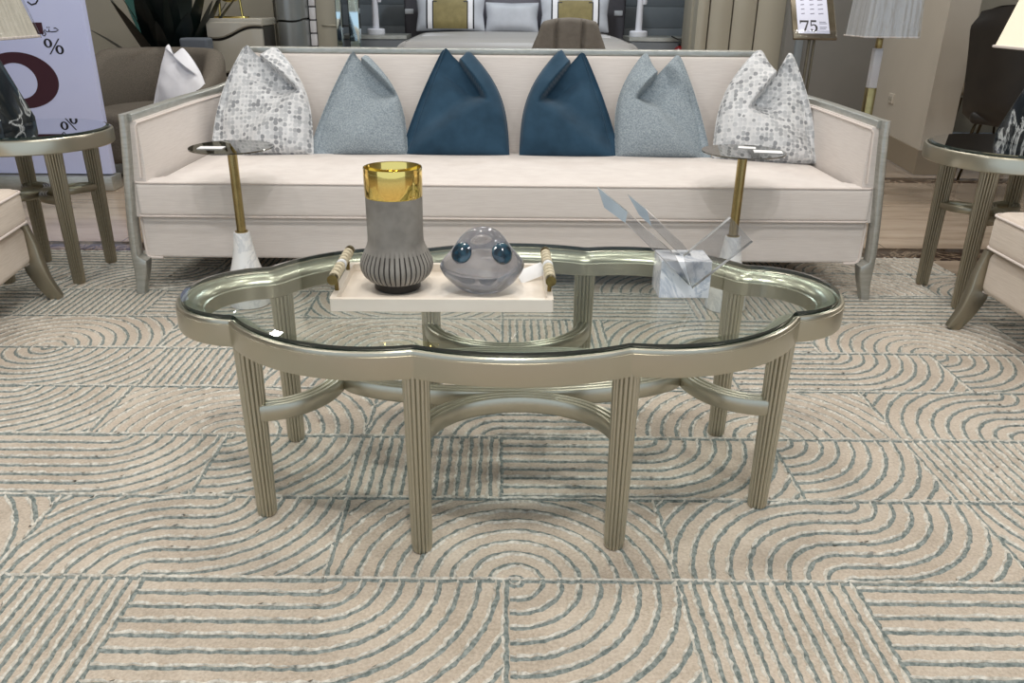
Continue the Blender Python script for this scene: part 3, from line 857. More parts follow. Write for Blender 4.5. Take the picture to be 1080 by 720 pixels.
def pyramid(m, hb, ht, z0, z1, mi=0):
    pr = []
    for h, z in ((hb, z0), (hb, z0 + .03), (lerp(hb, ht, .97), z1 - .006), (ht, z1)):
        pr.append([(a, b, z) for a, b in rrect(2 * h, 2 * h, .006, 2)])
    loft(m, pr, False, mi); n = len(pr[0]); o = len(m.v)
    m.add(pr[0], [tuple(reversed(range(n)))], mi); m.add(pr[-1], [tuple(range(n))], mi)
def table_lamp(loc, label, rz, shm, wrap):
    t = thing('table_lamp', label, 'lamp', loc, rz)
    m = MB(); pyramid(m, .115, .02, .0005, .40); m.build('lamp_base', BMARBLE, t)
    m = MB(); lathe(m, [(.012, .399), (.012, .46)], 16); m.build('lamp_neck', ABRASS, t)
    m = MB(); z0, z1, b0, b1 = .325, .63, .165, .105
    def rings(k, za, zb, g):
        o = []
        for (h, z) in ((b0 + g, za), (b1 + g, zb)):
            ring = []
            for side in range(4):
                for i in range(24):
                    u = -1 + 2 * i / 24; pl = k * (1 if i % 2 else -1)
                    x, y = [(u, -1), (1, u), (-u, 1), (-1, -u)][side]
                    d = [(0, -1), (1, 0), (0, 1), (-1, 0)][side]
                    ring.append((x * h + d[0] * pl, y * h + d[1] * pl, z))
            o.append(ring)
        return o
    loft(m, rings(.0012, z0, z1, 0), False); m.build('lamp_shade', shm, t, angle=80)
    for (h, z) in ((b0 + .002, z0), (b1 + .002, z1)):
        m = MB(); tube(m, [(h, h, z), (-h, h, z), (-h, -h, z), (h, -h, z)], .005, 8, True); m.build('shade_trim', PIPE, t)
    m = MB()
    for a in (0, PI / 2): tube(m, [(-b1 * cos(a), -b1 * sin(a), z1), (b1 * cos(a), b1 * sin(a), z1)], .003, 6)
    lathe(m, [(.008, .45), (.008, z1)], 12); m.build('shade_spider', ABRASS, t)
    if wrap:
        m = MB(); loft(m, rings(.004, z0 - .006, z1, .008), False); tag(m.build('plastic_cover', WRAP, t, angle=10), 'crinkled clear plastic cover')
    return t
table_lamp((-1.96, 3.13, .583), 'black marble pyramid lamp with plastic-wrapped shade on the left side table', 0, SHADE, True)
table_lamp((1.97, 2.99, .583), 'black marble pyramid lamp with glowing ivory shade on the right side table', 0, SHADE_LIT, False)

# ------------------------------------------------------------------ armchairs at the frame edges
def armchair(loc, rz, label):
    """front faces +x"""
    t = thing('armchair', label, 'armchair', loc, rz)
    m = MB(); rbox(m, (-.02, 0, .215), (.74, .74, .15), .03, 4, n=(8, 8, 3)); m.build('base', CREAM2, t)
    m = MB(); rbox(m, (.02, 0, .358), (.70, .735, .135), .035, 4, n=(12, 12, 3), fn=crown_fn(.02)); m.build('seat_cushion', CREAM2, t)
    m = MB()
    for z, g in ((.412, 0), (.305, .0)):
        pts = []
        for (cx, cy, a0) in ((.335, .3325, 0), (-.295, .3325, 90), (-.295, -.3325, 180), (.335, -.3325, 270)):
            for i in range(6):
                a = rad(a0 + 18 * i); pts.append((cx + .034 * cos(a), cy + .034 * sin(a), z))
        tube(m, pts, .0045, 8, True)
    for s in (-1, 1): tube(m, [(.344, s * .366, .284), (.35, s * .366, .17), (.346, s * .36, .148), (.33, s * .35, .142), (.25, s * .35, .141)], .005, 8, up=(0, 1, 0))
    m.build('piping', PIPE, t)
    # wrap-around back and arms starting well behind the front
    pts = []
    for i in range(33):
        a = PI * (-.5 + i / 32); pts.append((-.10 - .30 * cos(a) , .385 * sin(a)))
    pts = [(.08, -.385)] + pts + [(.08, .385)]
    m = MB(); vs, fs = [], []; n = len(pts)
    for i, (x, y) in enumerate(pts):
        e = smooth01((.10 - x) / .35); z1 = lerp(.60, .80, e)
        d = Vector((x + .12, y)); d.normalize()
        for (o_, z) in ((0, .16), (0, z1 - .02), (-.012, z1), (-.06, z1), (-.072, z1 - .02), (-.072, .2)):
            vs.append((x + d.x * o_, y + d.y * o_, z))
    for i in range(n - 1):
        for k in range(6):
            k2 = (k + 1) % 6; fs.append((i * 6 + k2, i * 6 + k, (i + 1) * 6 + k, (i + 1) * 6 + k2))
    fs.append(tuple(range(6))); fs.append(tuple(reversed(range((n - 1) * 6, n * 6))))
    m.add(vs, fs); m.build('backrest', CREAM2, t, angle=50)
    for sx, sy in ((1, 1), (1, -1), (-1, 1), (-1, -1)):
        m = MB()
        if sx > 0:
            pth = interp([(.335, sy * .372, .285), (.348, sy * .374, .21), (.352, sy * .372, .14), (.372, sy * .372, .07), (.405, sy * .378, .0005)], 4)
            sweep(m, pth, rrect(.034, .06, .006, 2), up=(-1, 0, 0), scale=[lerp(.75, 1.15, smooth01(i / 9)) if i < 9 else lerp(1.15, .75, (i - 9) / (len(pth) - 10)) for i in range(len(pth))])
        else:
            sweep(m, [(-.33, sy * .30, .15), (-.36, sy * .30, .07), (-.41, sy * .30, .0005)], rrect(.04, .05, .006, 2), up=(0, 1, 0), scale=[1, .9, .7])
        m.build('leg', CHAMP_DK, t, angle=45)
    return t
armchair((-2.02, 2.41, 0), rad(9), 'linen armchair with champagne sabre legs at the left edge beside the rug')
armchair((1.97, 2.23, 0), rad(178), 'linen armchair with champagne sabre legs at the right edge beside the rug')

# ------------------------------------------------------------------ sale sign
LIL = mat('pale_lilac_board', srgb(198, 205, 242), srgb(203, 210, 244), rough=.6, scale=2)
MAROON = mat('maroon_print', srgb(58, 18, 34), rough=.6)
sg = thing('sale_sign', 'tall pale lilac sale sign with maroon 5 and black percent sign at left', 'sign', (-2.85, 4.79, 0))
m = MB(); rbox(m, (0, 0, 1.0), (1.05, .05, 1.84), .003, 1); m.build('board', LIL, sg)
m = MB(); rbox(m, (0, 0, .03), (1.07, .13, .083), .004, 1); m.build('plinth', SILVER, sg)
FT = Matrix(((1, 0, 0, 0), (0, 0, -1, -.0255), (0, 1, 0, 0), (0, 0, 0, 1)))      # x,y drawing plane -> front face
def ell(cx, cy, rx, ry, n=40, a0=0, a1=2 * PI): return [(cx + rx * cos(lerp(a0, a1, i / n)), cy + ry * sin(lerp(a0, a1, i / n))) for i in range(n)]
X0 = 2.85
m = MB()
# bowl of the 5: heavy on the right, open at the left
A0, A1 = rad(-165), rad(165)
no = 60
outer = [(-2.755 + X0 + .22 * cos(lerp(A0, A1, i / no)), .607 + .153 * sin(lerp(A0, A1, i / no))) for i in range(no + 1)]
inner = [(-2.77 + X0 + .113 * cos(lerp(A0, A1, i / no)), .604 + .098 * sin(lerp(A0, A1, i / no))) for i in range(no + 1)]
prism(m, outer + inner[::-1], 0, .001, T=FT)
prism(m, [(-2.96 + X0, .66), (-2.91 + X0, .66), (-2.90 + X0, .86), (-2.565 + X0, .855), (-2.565 + X0, .915), (-2.94 + X0, .915)], 0, .001, T=FT)
m.build('digit_five', MAROON, sg)
m = MB()
for cx, cz in ((-2.553, .808), (-2.494, .774)): ring_prism(m, ell(cx + X0, cz, .0235, .024), ell(cx + X0, cz, .010, .0175), 0, .001, T=FT)
prism(m, [(-2.556 + X0, .749), (-2.548 + X0, .749), (-2.484 + X0, .832), (-2.492 + X0, .832)], 0, .001, T=FT)
m.build('percent_sign', INK, sg)
def stroke(m, pts, w, T, z=.001):
    sweep(m, [(x, y, z / 2) for x, y in pts], [(w, z / 2), (-w, z / 2), (-w, -z / 2), (w, -z / 2)], T=T)
m = MB()   # Arabic word for "up to": hah, teh with dots, alef maqsura tail
B = -2.53 + X0; zz = .867
AW = [(.026, .016), (.036, .018), (.050, .009), (.036, .002), (.012, 0), (0, .001), (-.002, .013), (-.005, .001), (-.018, .001), (-.026, .010), (-.031, .002), (-.024, -.010), (-.033, -.019), (-.043, -.014), (-.045, -.002)]
stroke(m, [(B + x, zz + y * 1.15) for x, y in AW], .0027, FT)
for dx in (.002, -.009): prism(m, ell(B + dx, zz + .023, .0032, .0032, 10), 0, .001, T=FT)
m.build('arabic_word', INK, sg)
m = MB(); stroke(m, [(B - .09, 1.02), (B - .07, 1.005), (B - .045, 1.012), (B - .03, 1.03)], .004, FT); m.build('arabic_letter', INK, sg)

# ------------------------------------------------------------------ grey armchair with white pillow, behind at left
GCH = boucle('grey_chenille', srgb(92, 86, 78), srgb(116, 109, 99))
gc = thing('armchair', 'grey chenille tub armchair behind the left sofa arm holding a white pillow', 'armchair', (-2.28, 5.5, -.0115))
m = MB(); rbox(m, (0, -.06, .245), (.78, .78, .31), .05, 4, n=(6, 6, 3)); m.build('seat', GCH, gc)
m = MB()
pts = [(-.43, -.42)] + [(-.43 * cos(PI * i / 24), -.1 + .52 * sin(PI * i / 24)) for i in range(25)] + [(.43, -.42)]
vs, fs = [], []; n = len(pts)
for i, (x, y) in enumerate(pts):
    e = smooth01((y + .42) / .6); z1 = lerp(.52, .745, e); d = Vector((x, y + .1)); d.normalize()
    for (o_, z) in ((.02, .12), (.03, z1 - .06), (.02, z1 - .02), (-.02, z1), (-.07, z1 - .01), (-.10, z1 - .05), (-.10, .3)): vs.append((x + d.x * o_, y + d.y * o_, z))
K = 7
for i in range(n - 1):
    for k in range(K):
        k2 = (k + 1) % K; fs.append((i * K + k, i * K + k2, (i + 1) * K + k2, (i + 1) * K + k))
fs.append(tuple(reversed(range(K)))); fs.append(tuple(range((n - 1) * K, n * K)))
m.add(vs, fs); m.build('backrest', GCH, gc, angle=60)
for sx in (-1, 1):
    for sy in (-1, 1):
        m = MB(); lathe(m, [(.018, .0003), (.025, .17)], 16, (sx * .3, sy * .3 - .06, 0)); m.build('leg', BLACK, gc)
pillow('throw_pillow', 'plain white throw pillow on the grey chenille armchair', 'pillow', (-2.06, 5.24, .395), rad(-22), rad(-16), (-.21, 0), (.25, 0), (-.12, .40), (-.045, .325), (.0, .385), (.15, .21), 1, PW, thick=.07, bow=.016, step=.045)

# ------------------------------------------------------------------ dark plant
LEAF = mat('dark_green_leaf', srgb(10, 16, 16), srgb(18, 30, 28), rough=.35, scale=3)
LEAFT = mat('teal_green_leaf', srgb(14, 60, 54), srgb(20, 74, 66), rough=.35, scale=3)
pl = thing('potted_plant', 'dark broad-leaved potted plant standing behind the grey armchair', 'plant', (-2.45, 6.24, -.0115))
m = MB(); lathe(m, [(.10, 0), (.12, .02), (.145, .35), (.15, .42), (.14, .42), (.135, .38), (.01, .38)], 36, cap1=False); m.build('planter', BLACK, pl)
def leaf(a, L_, w, rise, droop, mt):
    m = MB(); vs, fs = [], []; n = 16; L_ *= 1.3
    for i in range(n + 1):
        t = i / n; r = L_ * t; z = .38 + rise * t - droop * t * t
        ww = w * sin(PI * min(1, t * .96 + .03)) ** .7
        px, py = r * cos(a), r * sin(a)
        for k in (-1, 0, 1): vs.append((px - sin(a) * ww * k, py + cos(a) * ww * k, z + (.18 * ww if k else 0)))
    for i in range(n):
        for k in (0, 1): fs.append((i*3+k, i*3+k+1, i*3+3+k+1, i*3+3+k))
    vs2 = [(x, y, z - .003) for x, y, z in vs]; m.add(vs, fs); m.add(vs2, [f[::-1] for f in fs])
    m.build('leaf', mt, pl, angle=180)
for i, (a, L_, w, r_, d_) in enumerate([(185, .42, .035, .62, .16), (195, .30, .09, .75, .02), (160, .30, .08, .85, .0), (-20, .30, .07, .85, .05), (8, .52, .03, .62, .12), (-70, .22, .10, .95, .05), (-100, .25, .10, .80, .06), (60, .2, .10, .95, 0), (110, .25, .09, .9, 0), (-5, .42, .04, .85, .16), (20, .36, .06, .8, .1), (-45, .28, .08, .7, .12), (-130, .28, .08, .72, .1), (215, .25, .1, .66, .06), (-85, .14, .10, .75, 0), (270, .06, .11, .95, 0)] + [(random.uniform(0, 360), random.uniform(.16, .42), random.uniform(.03, .055), random.uniform(.5, .85), random.uniform(0, .2)) for _ in range(16)]):
    leaf(rad(a), L_, w, r_, d_, LEAFT if i == 2 else LEAF)

# ------------------------------------------------------------------ dresser, clock, tall cabinet, doorway (left back)
PEARL = mat('pearl_lacquer', srgb(158, 154, 142), srgb(166, 162, 150), rough=.22, scale=2, coat=.4)
PEARLS = mat('silver_lacquer', srgb(120, 124, 124), srgb(132, 136, 136), rough=.25, metal=.3, scale=2)
SLATE = mat('slate_fabric', srgb(78, 84, 92), srgb(86, 92, 100), rough=.8, scale=5)
DARKSLOT = mat('dark_bronze', srgb(52, 48, 42), rough=.35, metal=.5)
dr = thing('dresser', 'pearl lacquer dresser with wavy dark drawer gaps behind the left sofa arm', 'dresser', (-1.955, 6.38, -.0115), rad(3))
W = .40
m = MB(); rbox(m, (0, .02, .90), (W, .46, .05), .006, 2); m.build('top', PEARL, dr)
m = MB(); rbox(m, (0, .03, .44), (W - .02, .42, .87), .004, 1); m.build('body', DARKSLOT, dr)
def wavy_front(m, z0, z1, w, d0=-.205, flat=None):
    n = 24; vs, fs = [], []
    wav = lambda u: -.04 + .08 * u - .018 * sin(2 * PI * u)
    for i in range(n + 1):
        u = i / n; x = lerp(-w / 2, w / 2, u); b = -.012 * sin(PI * u)
        for (y, z) in ((d0 + b, z0 + wav(u)), (d0 + b - .012, z0 + .01 + wav(u)), (d0 + b - .012, (flat or z1 + wav(u)) - .005), (d0 + b, flat or z1 + wav(u)), (d0 + .03, flat or z1 + wav(u)), (d0 + .03, z0 + wav(u))): vs.append((x, y, z))
    for i in range(n):
        for k in range(6):
            k2 = (k + 1) % 6; fs.append((i * 6 + k2, i * 6 + k, (i + 1) * 6 + k, (i + 1) * 6 + k2))
    fs.append(tuple(range(6))); fs.append(tuple(reversed(range(n * 6, n * 6 + 6)))); m.add(vs, fs)
for z0, z1 in ((.13, .30), (.325, .565), (.59, .815)):
    m = MB(); wavy_front(m, z0, z1, W - .01); m.build('drawer', PEARL, dr, angle=30)
m = MB(); wavy_front(m, .832, .874, W - .01, flat=.9); m.build('drawer', PEARL, dr, angle=30)
ck = thing('mantel_clock', 'round gold clock on thin legs standing on the pearl dresser', 'clock', (-2.0, 6.31, .9135), rad(-6))
m = MB()
ring = [(.105 * cos(2*PI*i/48), 0, .235 + .105 * sin(2*PI*i/48)) for i in range(48)]
sweep(m, ring, rrect(.05, .04, .012, 2), True, up=(0, 1, 0)); m.build('case', GOLD, ck)
TZ = Matrix(((1, 0, 0, 0), (0, 0, 1, 0), (0, 1, 0, .235), (0, 0, 0, 1)))
m = MB(); prism(m, ell(0, 0, .088, .088, 40), -.012, .012, T=TZ); m.build('dial', PAPER, ck)
m = MB()
for k in range(12):
    a = PI / 6 * k; stroke(m, [(.055 * cos(a), .055 * sin(a)), (.078 * cos(a), .078 * sin(a))], .005, Matrix(((1, 0, 0, 0), (0, 0, -1, -.0125), (0, 1, 0, .235), (0, 0, 0, 1))))
m.build('numerals', INK, ck)
m = MB(); stroke(m, [(0, 0), (.03, .04)], .004, Matrix(((1, 0, 0, 0), (0, 0, -1, -.0135), (0, 1, 0, .235), (0, 0, 0, 1)))); stroke(m, [(0, 0), (-.05, .02)], .003, Matrix(((1, 0, 0, 0), (0, 0, -1, -.0135), (0, 1, 0, .235), (0, 0, 0, 1)))); m.build('hands', INK, ck)
for sx in (-1, 1):
    m = MB(); sweep(m, [(sx * .075, 0, .14), (sx * .085, 0, .012)], rrect(.012, .02, .003, 2), up=(0, 1, 0)); m.build('leg', GOLD, ck)
m = MB(); rbox(m, (0, 0, .0065), (.24, .08, .012), .003, 1); m.build('plinth', GOLD, ck)
cab = thing('tall_cabinet', 'curved silver lacquer cabinet with a dark wavy gap right of the dresser', 'cabinet', (-1.69, 6.85, -.0115))
for z0, z1, nm in ((.05, .62, 'door'), (.635, .89, 'drawer'), (.905, 1.6, 'door')):
    m = MB(); n = 20; vs, fs = [], []
    for i in range(n + 1):
        a = lerp(rad(200), rad(340), i / n); x, y = .105 * cos(a) / cos(rad(20)), .20 * sin(a)
        wv = .03 * (i / n - .5) + .008 * sin(2 * PI * i / n)
        for z in (z0 + wv, z1 + wv): vs.append((x, y, z))
    for i in range(n): fs.append((2*i, 2*i+2, 2*i+3, 2*i+1))
    vs += [(x, .16, z) for x, y, z in vs]; o_ = 2 * (n + 1)
    fs += [(o_+2*i, o_+2*i+1, o_+2*i+3, o_+2*i+2) for i in range(n)]
    for i in range(n): fs += [(2*i+1, 2*i+3, o_+2*i+3, o_+2*i+1), (2*i+2, 2*i, o_+2*i, o_+2*i+2)]
    fs += [(0, 1, o_+1, o_), (2*n+1, 2*n, o_+2*n, o_+2*n+1)]
    m.add(vs, fs); m.build(nm, PEARLS, cab, angle=40)
m = MB(); rbox(m, (0, .03, .82), (.18, .2, 1.62), .004, 1); m.build('body', DARKSLOT, cab)
ot = thing('bench', 'slate grey upholstered bench end between the plant and the dresser', 'bench', (-2.18, 6.03, -.0115), 0)
m = MB(); rbox(m, (0, 0, .55), (.20, .13, .50), .02, 3, n=(3, 3, 3)); m.build('seat', SLATE, ot)
for sx in (-1, 1):
    for sy in (-1, 1):
        m = MB(); lathe(m, [(.012, .0003), (.016, .31)], 12, (sx * .075, sy * .04, 0)); m.build('leg', BLACK, ot)
DARKP = mat('dark_brown_panel', srgb(44, 40, 36), srgb(52, 48, 42), rough=.5, scale=2, stretch=(8, 8, 1))
m = MB(); rbox(m, (-1.75, 7.2, 1.25), (.34, .06, 2.5), .004, 1); tag(m.build('door_1', DARKP), kind='structure')
m = MB(); rbox(m, (-5.0, 7.15, 1.8), (6.2, .1, 3.6), .004, 1); struct('wall_left_bay', m, TAUPE)
# slatted white column and framed taupe screen
sc_ = thing('folding_screen', 'taupe framed screen with white slatted edge left of the mirrored posts', 'screen', (-1.44, 7.0, -.0115))
m = MB(); rbox(m, (.0, 0, 1.0), (.17, .04, 2.0), .004, 1); m.build('panel', TAUPE, sc_)
m = MB()
for k in range(20): rbox(m, (-.115, -.01, .05 + k * .1), (.05, .05, .09), .006, 1)
m.build('slat_edge', PW, sc_)
m = MB(); rbox(m, (.02, -.025, .86), (.13, .012, .012), .002, 1); m.build('rail', CHAMP_DK, sc_)
MIRR = mat('mirrored_glass', srgb(206, 226, 232), rough=.03, metal=1)
mp = thing('canopy_frame', 'pair of mirrored bed posts with dark hinges beside the grey bed', 'bed canopy', (-1.25, 6.9, -.0115))
for x, w in ((-.075, .045), (.045, .085)):
    m = MB(); prism(m, [(x - w/2, .03), (x - w/2, -.03), (x - w/2 + .006, -.036), (x + w/2 - .006, -.036), (x + w/2, -.03), (x + w/2, .03)], 0, 2.1); m.build('post', MIRR, mp, angle=20)
for z in (.66, .86):
    m = MB(); rbox(m, (-.022, 0, z), (.06, .012, .014), .002, 1); m.build('hinge', BLACK, mp)

# ------------------------------------------------------------------ bed, night stands, lamps
BEDC = mat('grey_satin_bedspread', srgb(142, 140, 138), srgb(160, 158, 155), rough=.45, scale=1.2, stretch=(.4, 7, 1), sheen=.3)
HEADB = mat('plum_grey_headboard', srgb(84, 82, 88), srgb(92, 90, 96), rough=.6, scale=4)
bd = thing('bed', 'grey satin covered bed with plum grey headboard far behind the sofa', 'bed', (.09, 7.15, -.0115))
m = MB(); rbox(m, (0, 0, .25), (1.85, 2.1, .3), .02, 2); m.build('bed_frame', SILVER, bd)
m = MB(); rbox(m, (0, -.02, .58), (1.78, 2.06, .40), .09, 4, n=(10, 14, 2), fn=crown_fn(.03)); m.build('bedspread', BEDC, bd)
PSAT = mat('pale_satin', srgb(170, 170, 172), rough=.4, sheen=.3)
for yy in (-.35, -.1):
    m = MB(); rbox(m, (0, yy, .787), (1.5, .10, .035), .017, 3, n=(12, 1, 1)); m.build('throw_fold', PSAT, bd)
m = MB(); rbox(m, (0, 1.12, .75), (2.1, .12, 1.5), .03, 3, n=(8, 2, 6)); m.build('headboard', HEADB, bd)
for sx in (-1, 1):
    for sy in (-1, 1):
        m = MB(); lathe(m, [(.03, .0003), (.04, .11)], 16, (sx * .8, sy * .9, 0)); m.build('leg', SILVER, bd)
STEEL = mat('steel_clip', srgb(220, 222, 226), rough=.3)
for x in (-1.0, .98):
    m = MB(); rbox(m, (x, 1.055, .955), (.08, .012, .045), .004, 1); m.build('headboard_clip', STEEL, bd)
OLIVE = mat('olive_velvet', srgb(120, 108, 62), srgb(132, 120, 72), rough=.6, scale=20, sheen=.5)
BPW = mat('grey_white_satin', srgb(176, 180, 188), srgb(190, 194, 202), rough=.5, scale=6)
BAND = mat('black_band', srgb(18, 20, 26), rough=.6)
def bed_pillow(x, y, z, w, h, label, tilt, deco, mt, group):
    m = MB()
    def pf(p, hh):
        u, v = p[0] / hh[0], p[2] / hh[2]
        k = (1 - u ** 4) * (1 - v ** 4); p[1] *= .12 + .88 * k ** .6
        p[0] *= 1 - .06 * (1 - abs(v)) ; p[2] *= 1 - .07 * (1 - abs(u)); return p
    rbox(m, (0, 0, h / 2), (w, .16, h), .01, 1, n=(20, 2, 14), fn=pf)
    o = m.build('bed_pillow', mt, angle=180); o.location = (x, y, z); o.rotation_euler = (tilt, 0, 0); tag(o, label, 'pillow', group)
    if deco:
        m = MB()
        def patch(m, x0, x1, z0, z1, lift):
            n = 8; vs, fs = [], []
            for j in range(n + 1):
                for i in range(n + 1):
                    xx, zz_ = lerp(x0, x1, i / n), lerp(z0, z1, j / n)
                    u, v = xx / (w / 2), (zz_ - h / 2) / (h / 2); k = max(0, (1 - u ** 4) * (1 - v ** 4)); d = .08 * (.12 + .88 * k ** .6)
                    vs.append((xx, -d - lift, zz_))
            for j in range(n):
                for i in range(n): a = j * (n + 1) + i; fs.append((a, a + 1, a + n + 2, a + n + 1))
            m.add(vs, fs)
        patch(m, -w * .24, w * .24, .015, h * .86, .004); m.build('olive_panel', OLIVE, o)
        for s in (-1, 1):
            for q0, q1, z0_, z1_, lf in ((.24, .255, .015, .80, .004), (.325, .345, .015, .9, .003), (.19, .255, .78, .81, .005)):
                m = MB(); a = sorted((s * w * q0, s * w * q1)); patch(m, a[0], a[1], .015 if z0_ < .1 else h * z0_, h * z1_, lf); m.build('black_band', BAND, o)
            m = MB(); a = sorted((s * w * .257, s * w * .322)); patch(m, a[0], a[1], .015, h * .9, .0025); m.build('white_band', PW, o)
    return o
g = 'pillows on the grey bed'
bed_pillow(-.49, 7.72, .785, .62, .30, 'grey-white bed pillow with olive centre, left of the small round-topped one', rad(-14), True, BPW, g)
bed_pillow(.62, 7.72, .785, .62, .30, 'grey-white bed pillow with olive centre, partly behind the taupe chair back', rad(-14), True, BPW, g)
bed_pillow(.06, 7.74, .775, .48, .26, 'small plain grey-white bed pillow between the two olive-centred pillows', rad(-12), False, BPW, g)
SHAM = mat('plum_sham', srgb(96, 94, 102), rough=.6)
for x, l in ((-.52, 'large plum grey pillow leaning on the headboard behind the left olive pillow'), (.06, 'large plum grey pillow leaning on the headboard behind the small pillow'), (.64, 'large plum grey pillow leaning on the headboard behind the right olive pillow')):
    bed_pillow(x, 7.93, .79, .6, .46, l, rad(-10), False, SHAM, 'plum pillows on the headboard')
NSM = mat('grey_lacquer_nightstand', srgb(112, 116, 120), srgb(118, 122, 126), rough=.3, scale=2)
WLAMP = mat('white_plaster_lamp', srgb(206, 208, 216), rough=.5)
def nightstand(x, label):
    t = thing('nightstand', label, 'nightstand', (x, 7.6, -.0115))
    m = MB(); n = 20
    front = [(lerp(-.29, .29, i / n), -.22 - .05 * sin(PI * i / n)) for i in range(n + 1)]
    prism(m, front + [(.29, .2), (-.29, .2)], .745, .775); m.build('top', SILVER, t)
    m = MB(); f2 = [(x_ * .96, y_ * .95) for x_, y_ in front]
    prism(m, f2 + [(.278, .19), (-.278, .19)], .08, .744); m.build('body', NSM, t)
    for z0, z1 in ((.10, .40), (.415, .735)):
        m = MB(); f3 = [(x_ * .93, y_ * .95 - .012) for x_, y_ in front]; prism(m, f3 + [(.268, -.15), (-.268, -.15)], z0, z1); m.build('drawer', NSM, t)
    for sx in (-1, 1):
        for sy in (-1, 1):
            m = MB(); lathe(m, [(.015, .0003), (.02, .085)], 12, (sx * .24, sy * .16, 0)); m.build('leg', SILVER, t)
def col_lamp(x, label):
    t = thing('table_lamp', label, 'lamp', (x, 7.52, .7637))
    m = MB(); lathe(m, [(.075, .0003), (.078, .006), (.078, .04), (.07, .048), (.05, .05)], 32); m.build('lamp_base', WLAMP, t)
    m = MB(); lathe(m, [(.030, .049), (.026, .3), (.024, .62)], 24); m.build('column', WLAMP, t)
    m = MB(); lathe(m, [(.16, .60), (.13, .86)], 32, cap0=False, cap1=False); m.build('lamp_shade', SHADE, t)
    m = MB(); lathe(m, [(.02, .26), (.024, .28), (.024, .33), (.02, .345)], 16, (.035, 0, 0)); m.build('side_knob', WLAMP, t)
nightstand(-1.14, 'grey lacquer nightstand at the left of the grey bed'); nightstand(1.36, 'grey lacquer nightstand at the right of the grey bed')
col_lamp(-1.13, 'white column lamp on the left nightstand'); col_lamp(1.165, 'white column lamp on the right nightstand')
# chair at the foot of the bed
TCH = mat('taupe_linen', srgb(104, 98, 90), srgb(112, 106, 98), rough=.8, scale=30)
ch = thing('dining_chair', 'taupe channel-back chair standing behind the sofa before the grey bed', 'chair', (.38, 5.1, -.0115))
m = MB()
def chp(p, h):
    v = (p[2] + h[2]) / (2 * h[2]); w = lerp(1, .72, smooth01((v - .55) / .45) ** 1.6 if v > .55 else 0); p[0] *= w
    u = p[0] / h[0]; p[2] -= .05 * u * u * v; p[1] -= .02 * (1 - u * u)
    for c_ in (-.33, .33):
        p[1] += .03 * math.exp(-((u - c_ * 1.0) / .04) ** 2) * (1 if p[1] < 0 else -.0)
    return p
rbox(m, (0, 0, .70), (.47, .07, .54), .03, 3, n=(36, 1, 12), fn=chp); m.build('backrest', TCH, ch, angle=60)
m = MB(); rbox(m, (0, .26, .43), (.47, .5, .1), .03, 3, n=(4, 4, 1)); m.build('seat', TCH, ch)
for sx in (-1, 1):
    for sy in (.02, .48):
        m = MB(); lathe(m, [(.014, .0003), (.02, .39)], 14, (sx * .2, sy, 0)); m.build('leg', BLACK, ch)
# fire extinguisher
REDM = mat('red_enamel', srgb(110, 12, 14), rough=.25)
fx = thing('fire_extinguisher', 'red fire extinguisher standing by the panelled wall behind the sofa', 'fire extinguisher', (1.485, 7.25, -.0115))
m = MB(); lathe(m, [(.06, .0003), (.065, .01), (.065, .62), (.06, .67), (.04, .70), (.02, .715)], 28); m.build('cylinder_body', REDM, fx)
m = MB(); rbox(m, (0, 0, .735), (.03, .03, .04), .004, 1); sweep(m, [(.03, 0, .76), (-.02, 0, .765), (-.08, 0, .79)], rrect(.014, .01, .003, 2)); m.build('valve_handle', BLACK, fx)
m = MB(); tube(m, interp([(.01, 0, .74), (.05, 0, .75), (.075, -.01, .70), (.075, -.02, .5), (.072, -.02, .3)], 6), .010, 10, up=(0, 1, 0)); m.build('hose', BLACK, fx)

# ------------------------------------------------------------------ price stand, floor lamp, outlet (right back)
STM = mat('bronze_stand', srgb(96, 88, 72), srgb(108, 100, 84), rough=.35, metal=.7, scale=20)
ps = thing('price_stand', 'bronze sign stand holding a white price sheet reading 75 behind the sofa', 'sign stand', (1.56, 4.36, -.0115))
m = MB(); rbox(m, (0, 0, .006), (.26, .2, .012), .003, 1); m.build('stand_foot', STM, ps)
m = MB(); rbox(m, (-.013, 0, .45), (.012, .018, .88), .002, 1); rbox(m, (.012, 0, .45), (.010, .018, .88), .002, 1); m.build('pole', STM, ps)
FR = Matrix.Translation((.005, -.03, .90)) @ Matrix.Rotation(rad(-6), 4, 'Z') @ Matrix.Rotation(rad(-46), 4, 'X')
m = MB(); rbox(m, (0, .008, .17), (.215, .014, .35), .003, 1, T=FR); m.build('frame', STM, ps)
m = MB(); rbox(m, (-.005, -.0005, .175), (.155, .002, .30), .0005, 1, T=FR); m.build('price_sheet', mat('lilac_white_paper', srgb(216, 218, 236), rough=.6), ps)
FP = FR @ Matrix(((1, 0, 0, -.005), (0, 0, -1, -.0017), (0, 1.7, 0, .022), (0, 0, 0, 1)))
m = MB()
prism(m, [(-.066, .038), (-.066, .052), (-.022, .052), (-.022, .047), (-.040, .010), (-.050, .010), (-.030, .045), (-.060, .045), (-.0635, .038)], 0, .0008, T=FP)
outer = [(.002 + .018 * cos(a), .023 + .0145 * sin(a)) for a in [lerp(rad(-160), rad(130), i / 20) for i in range(21)]]
inner = [(.001 + .009 * cos(a), .023 + .0105 * sin(a)) for a in [lerp(rad(-160), rad(130), i / 20) for i in range(21)]]
prism(m, outer + inner[::-1], 0, .0008, T=FP)
prism(m, [(-.014, .030), (-.009, .030), (-.008, .046), (.016, .046), (.016, .053), (-.012, .053)], 0, .0008, T=FP)
m.build('number_75', INK, ps)
m = MB()
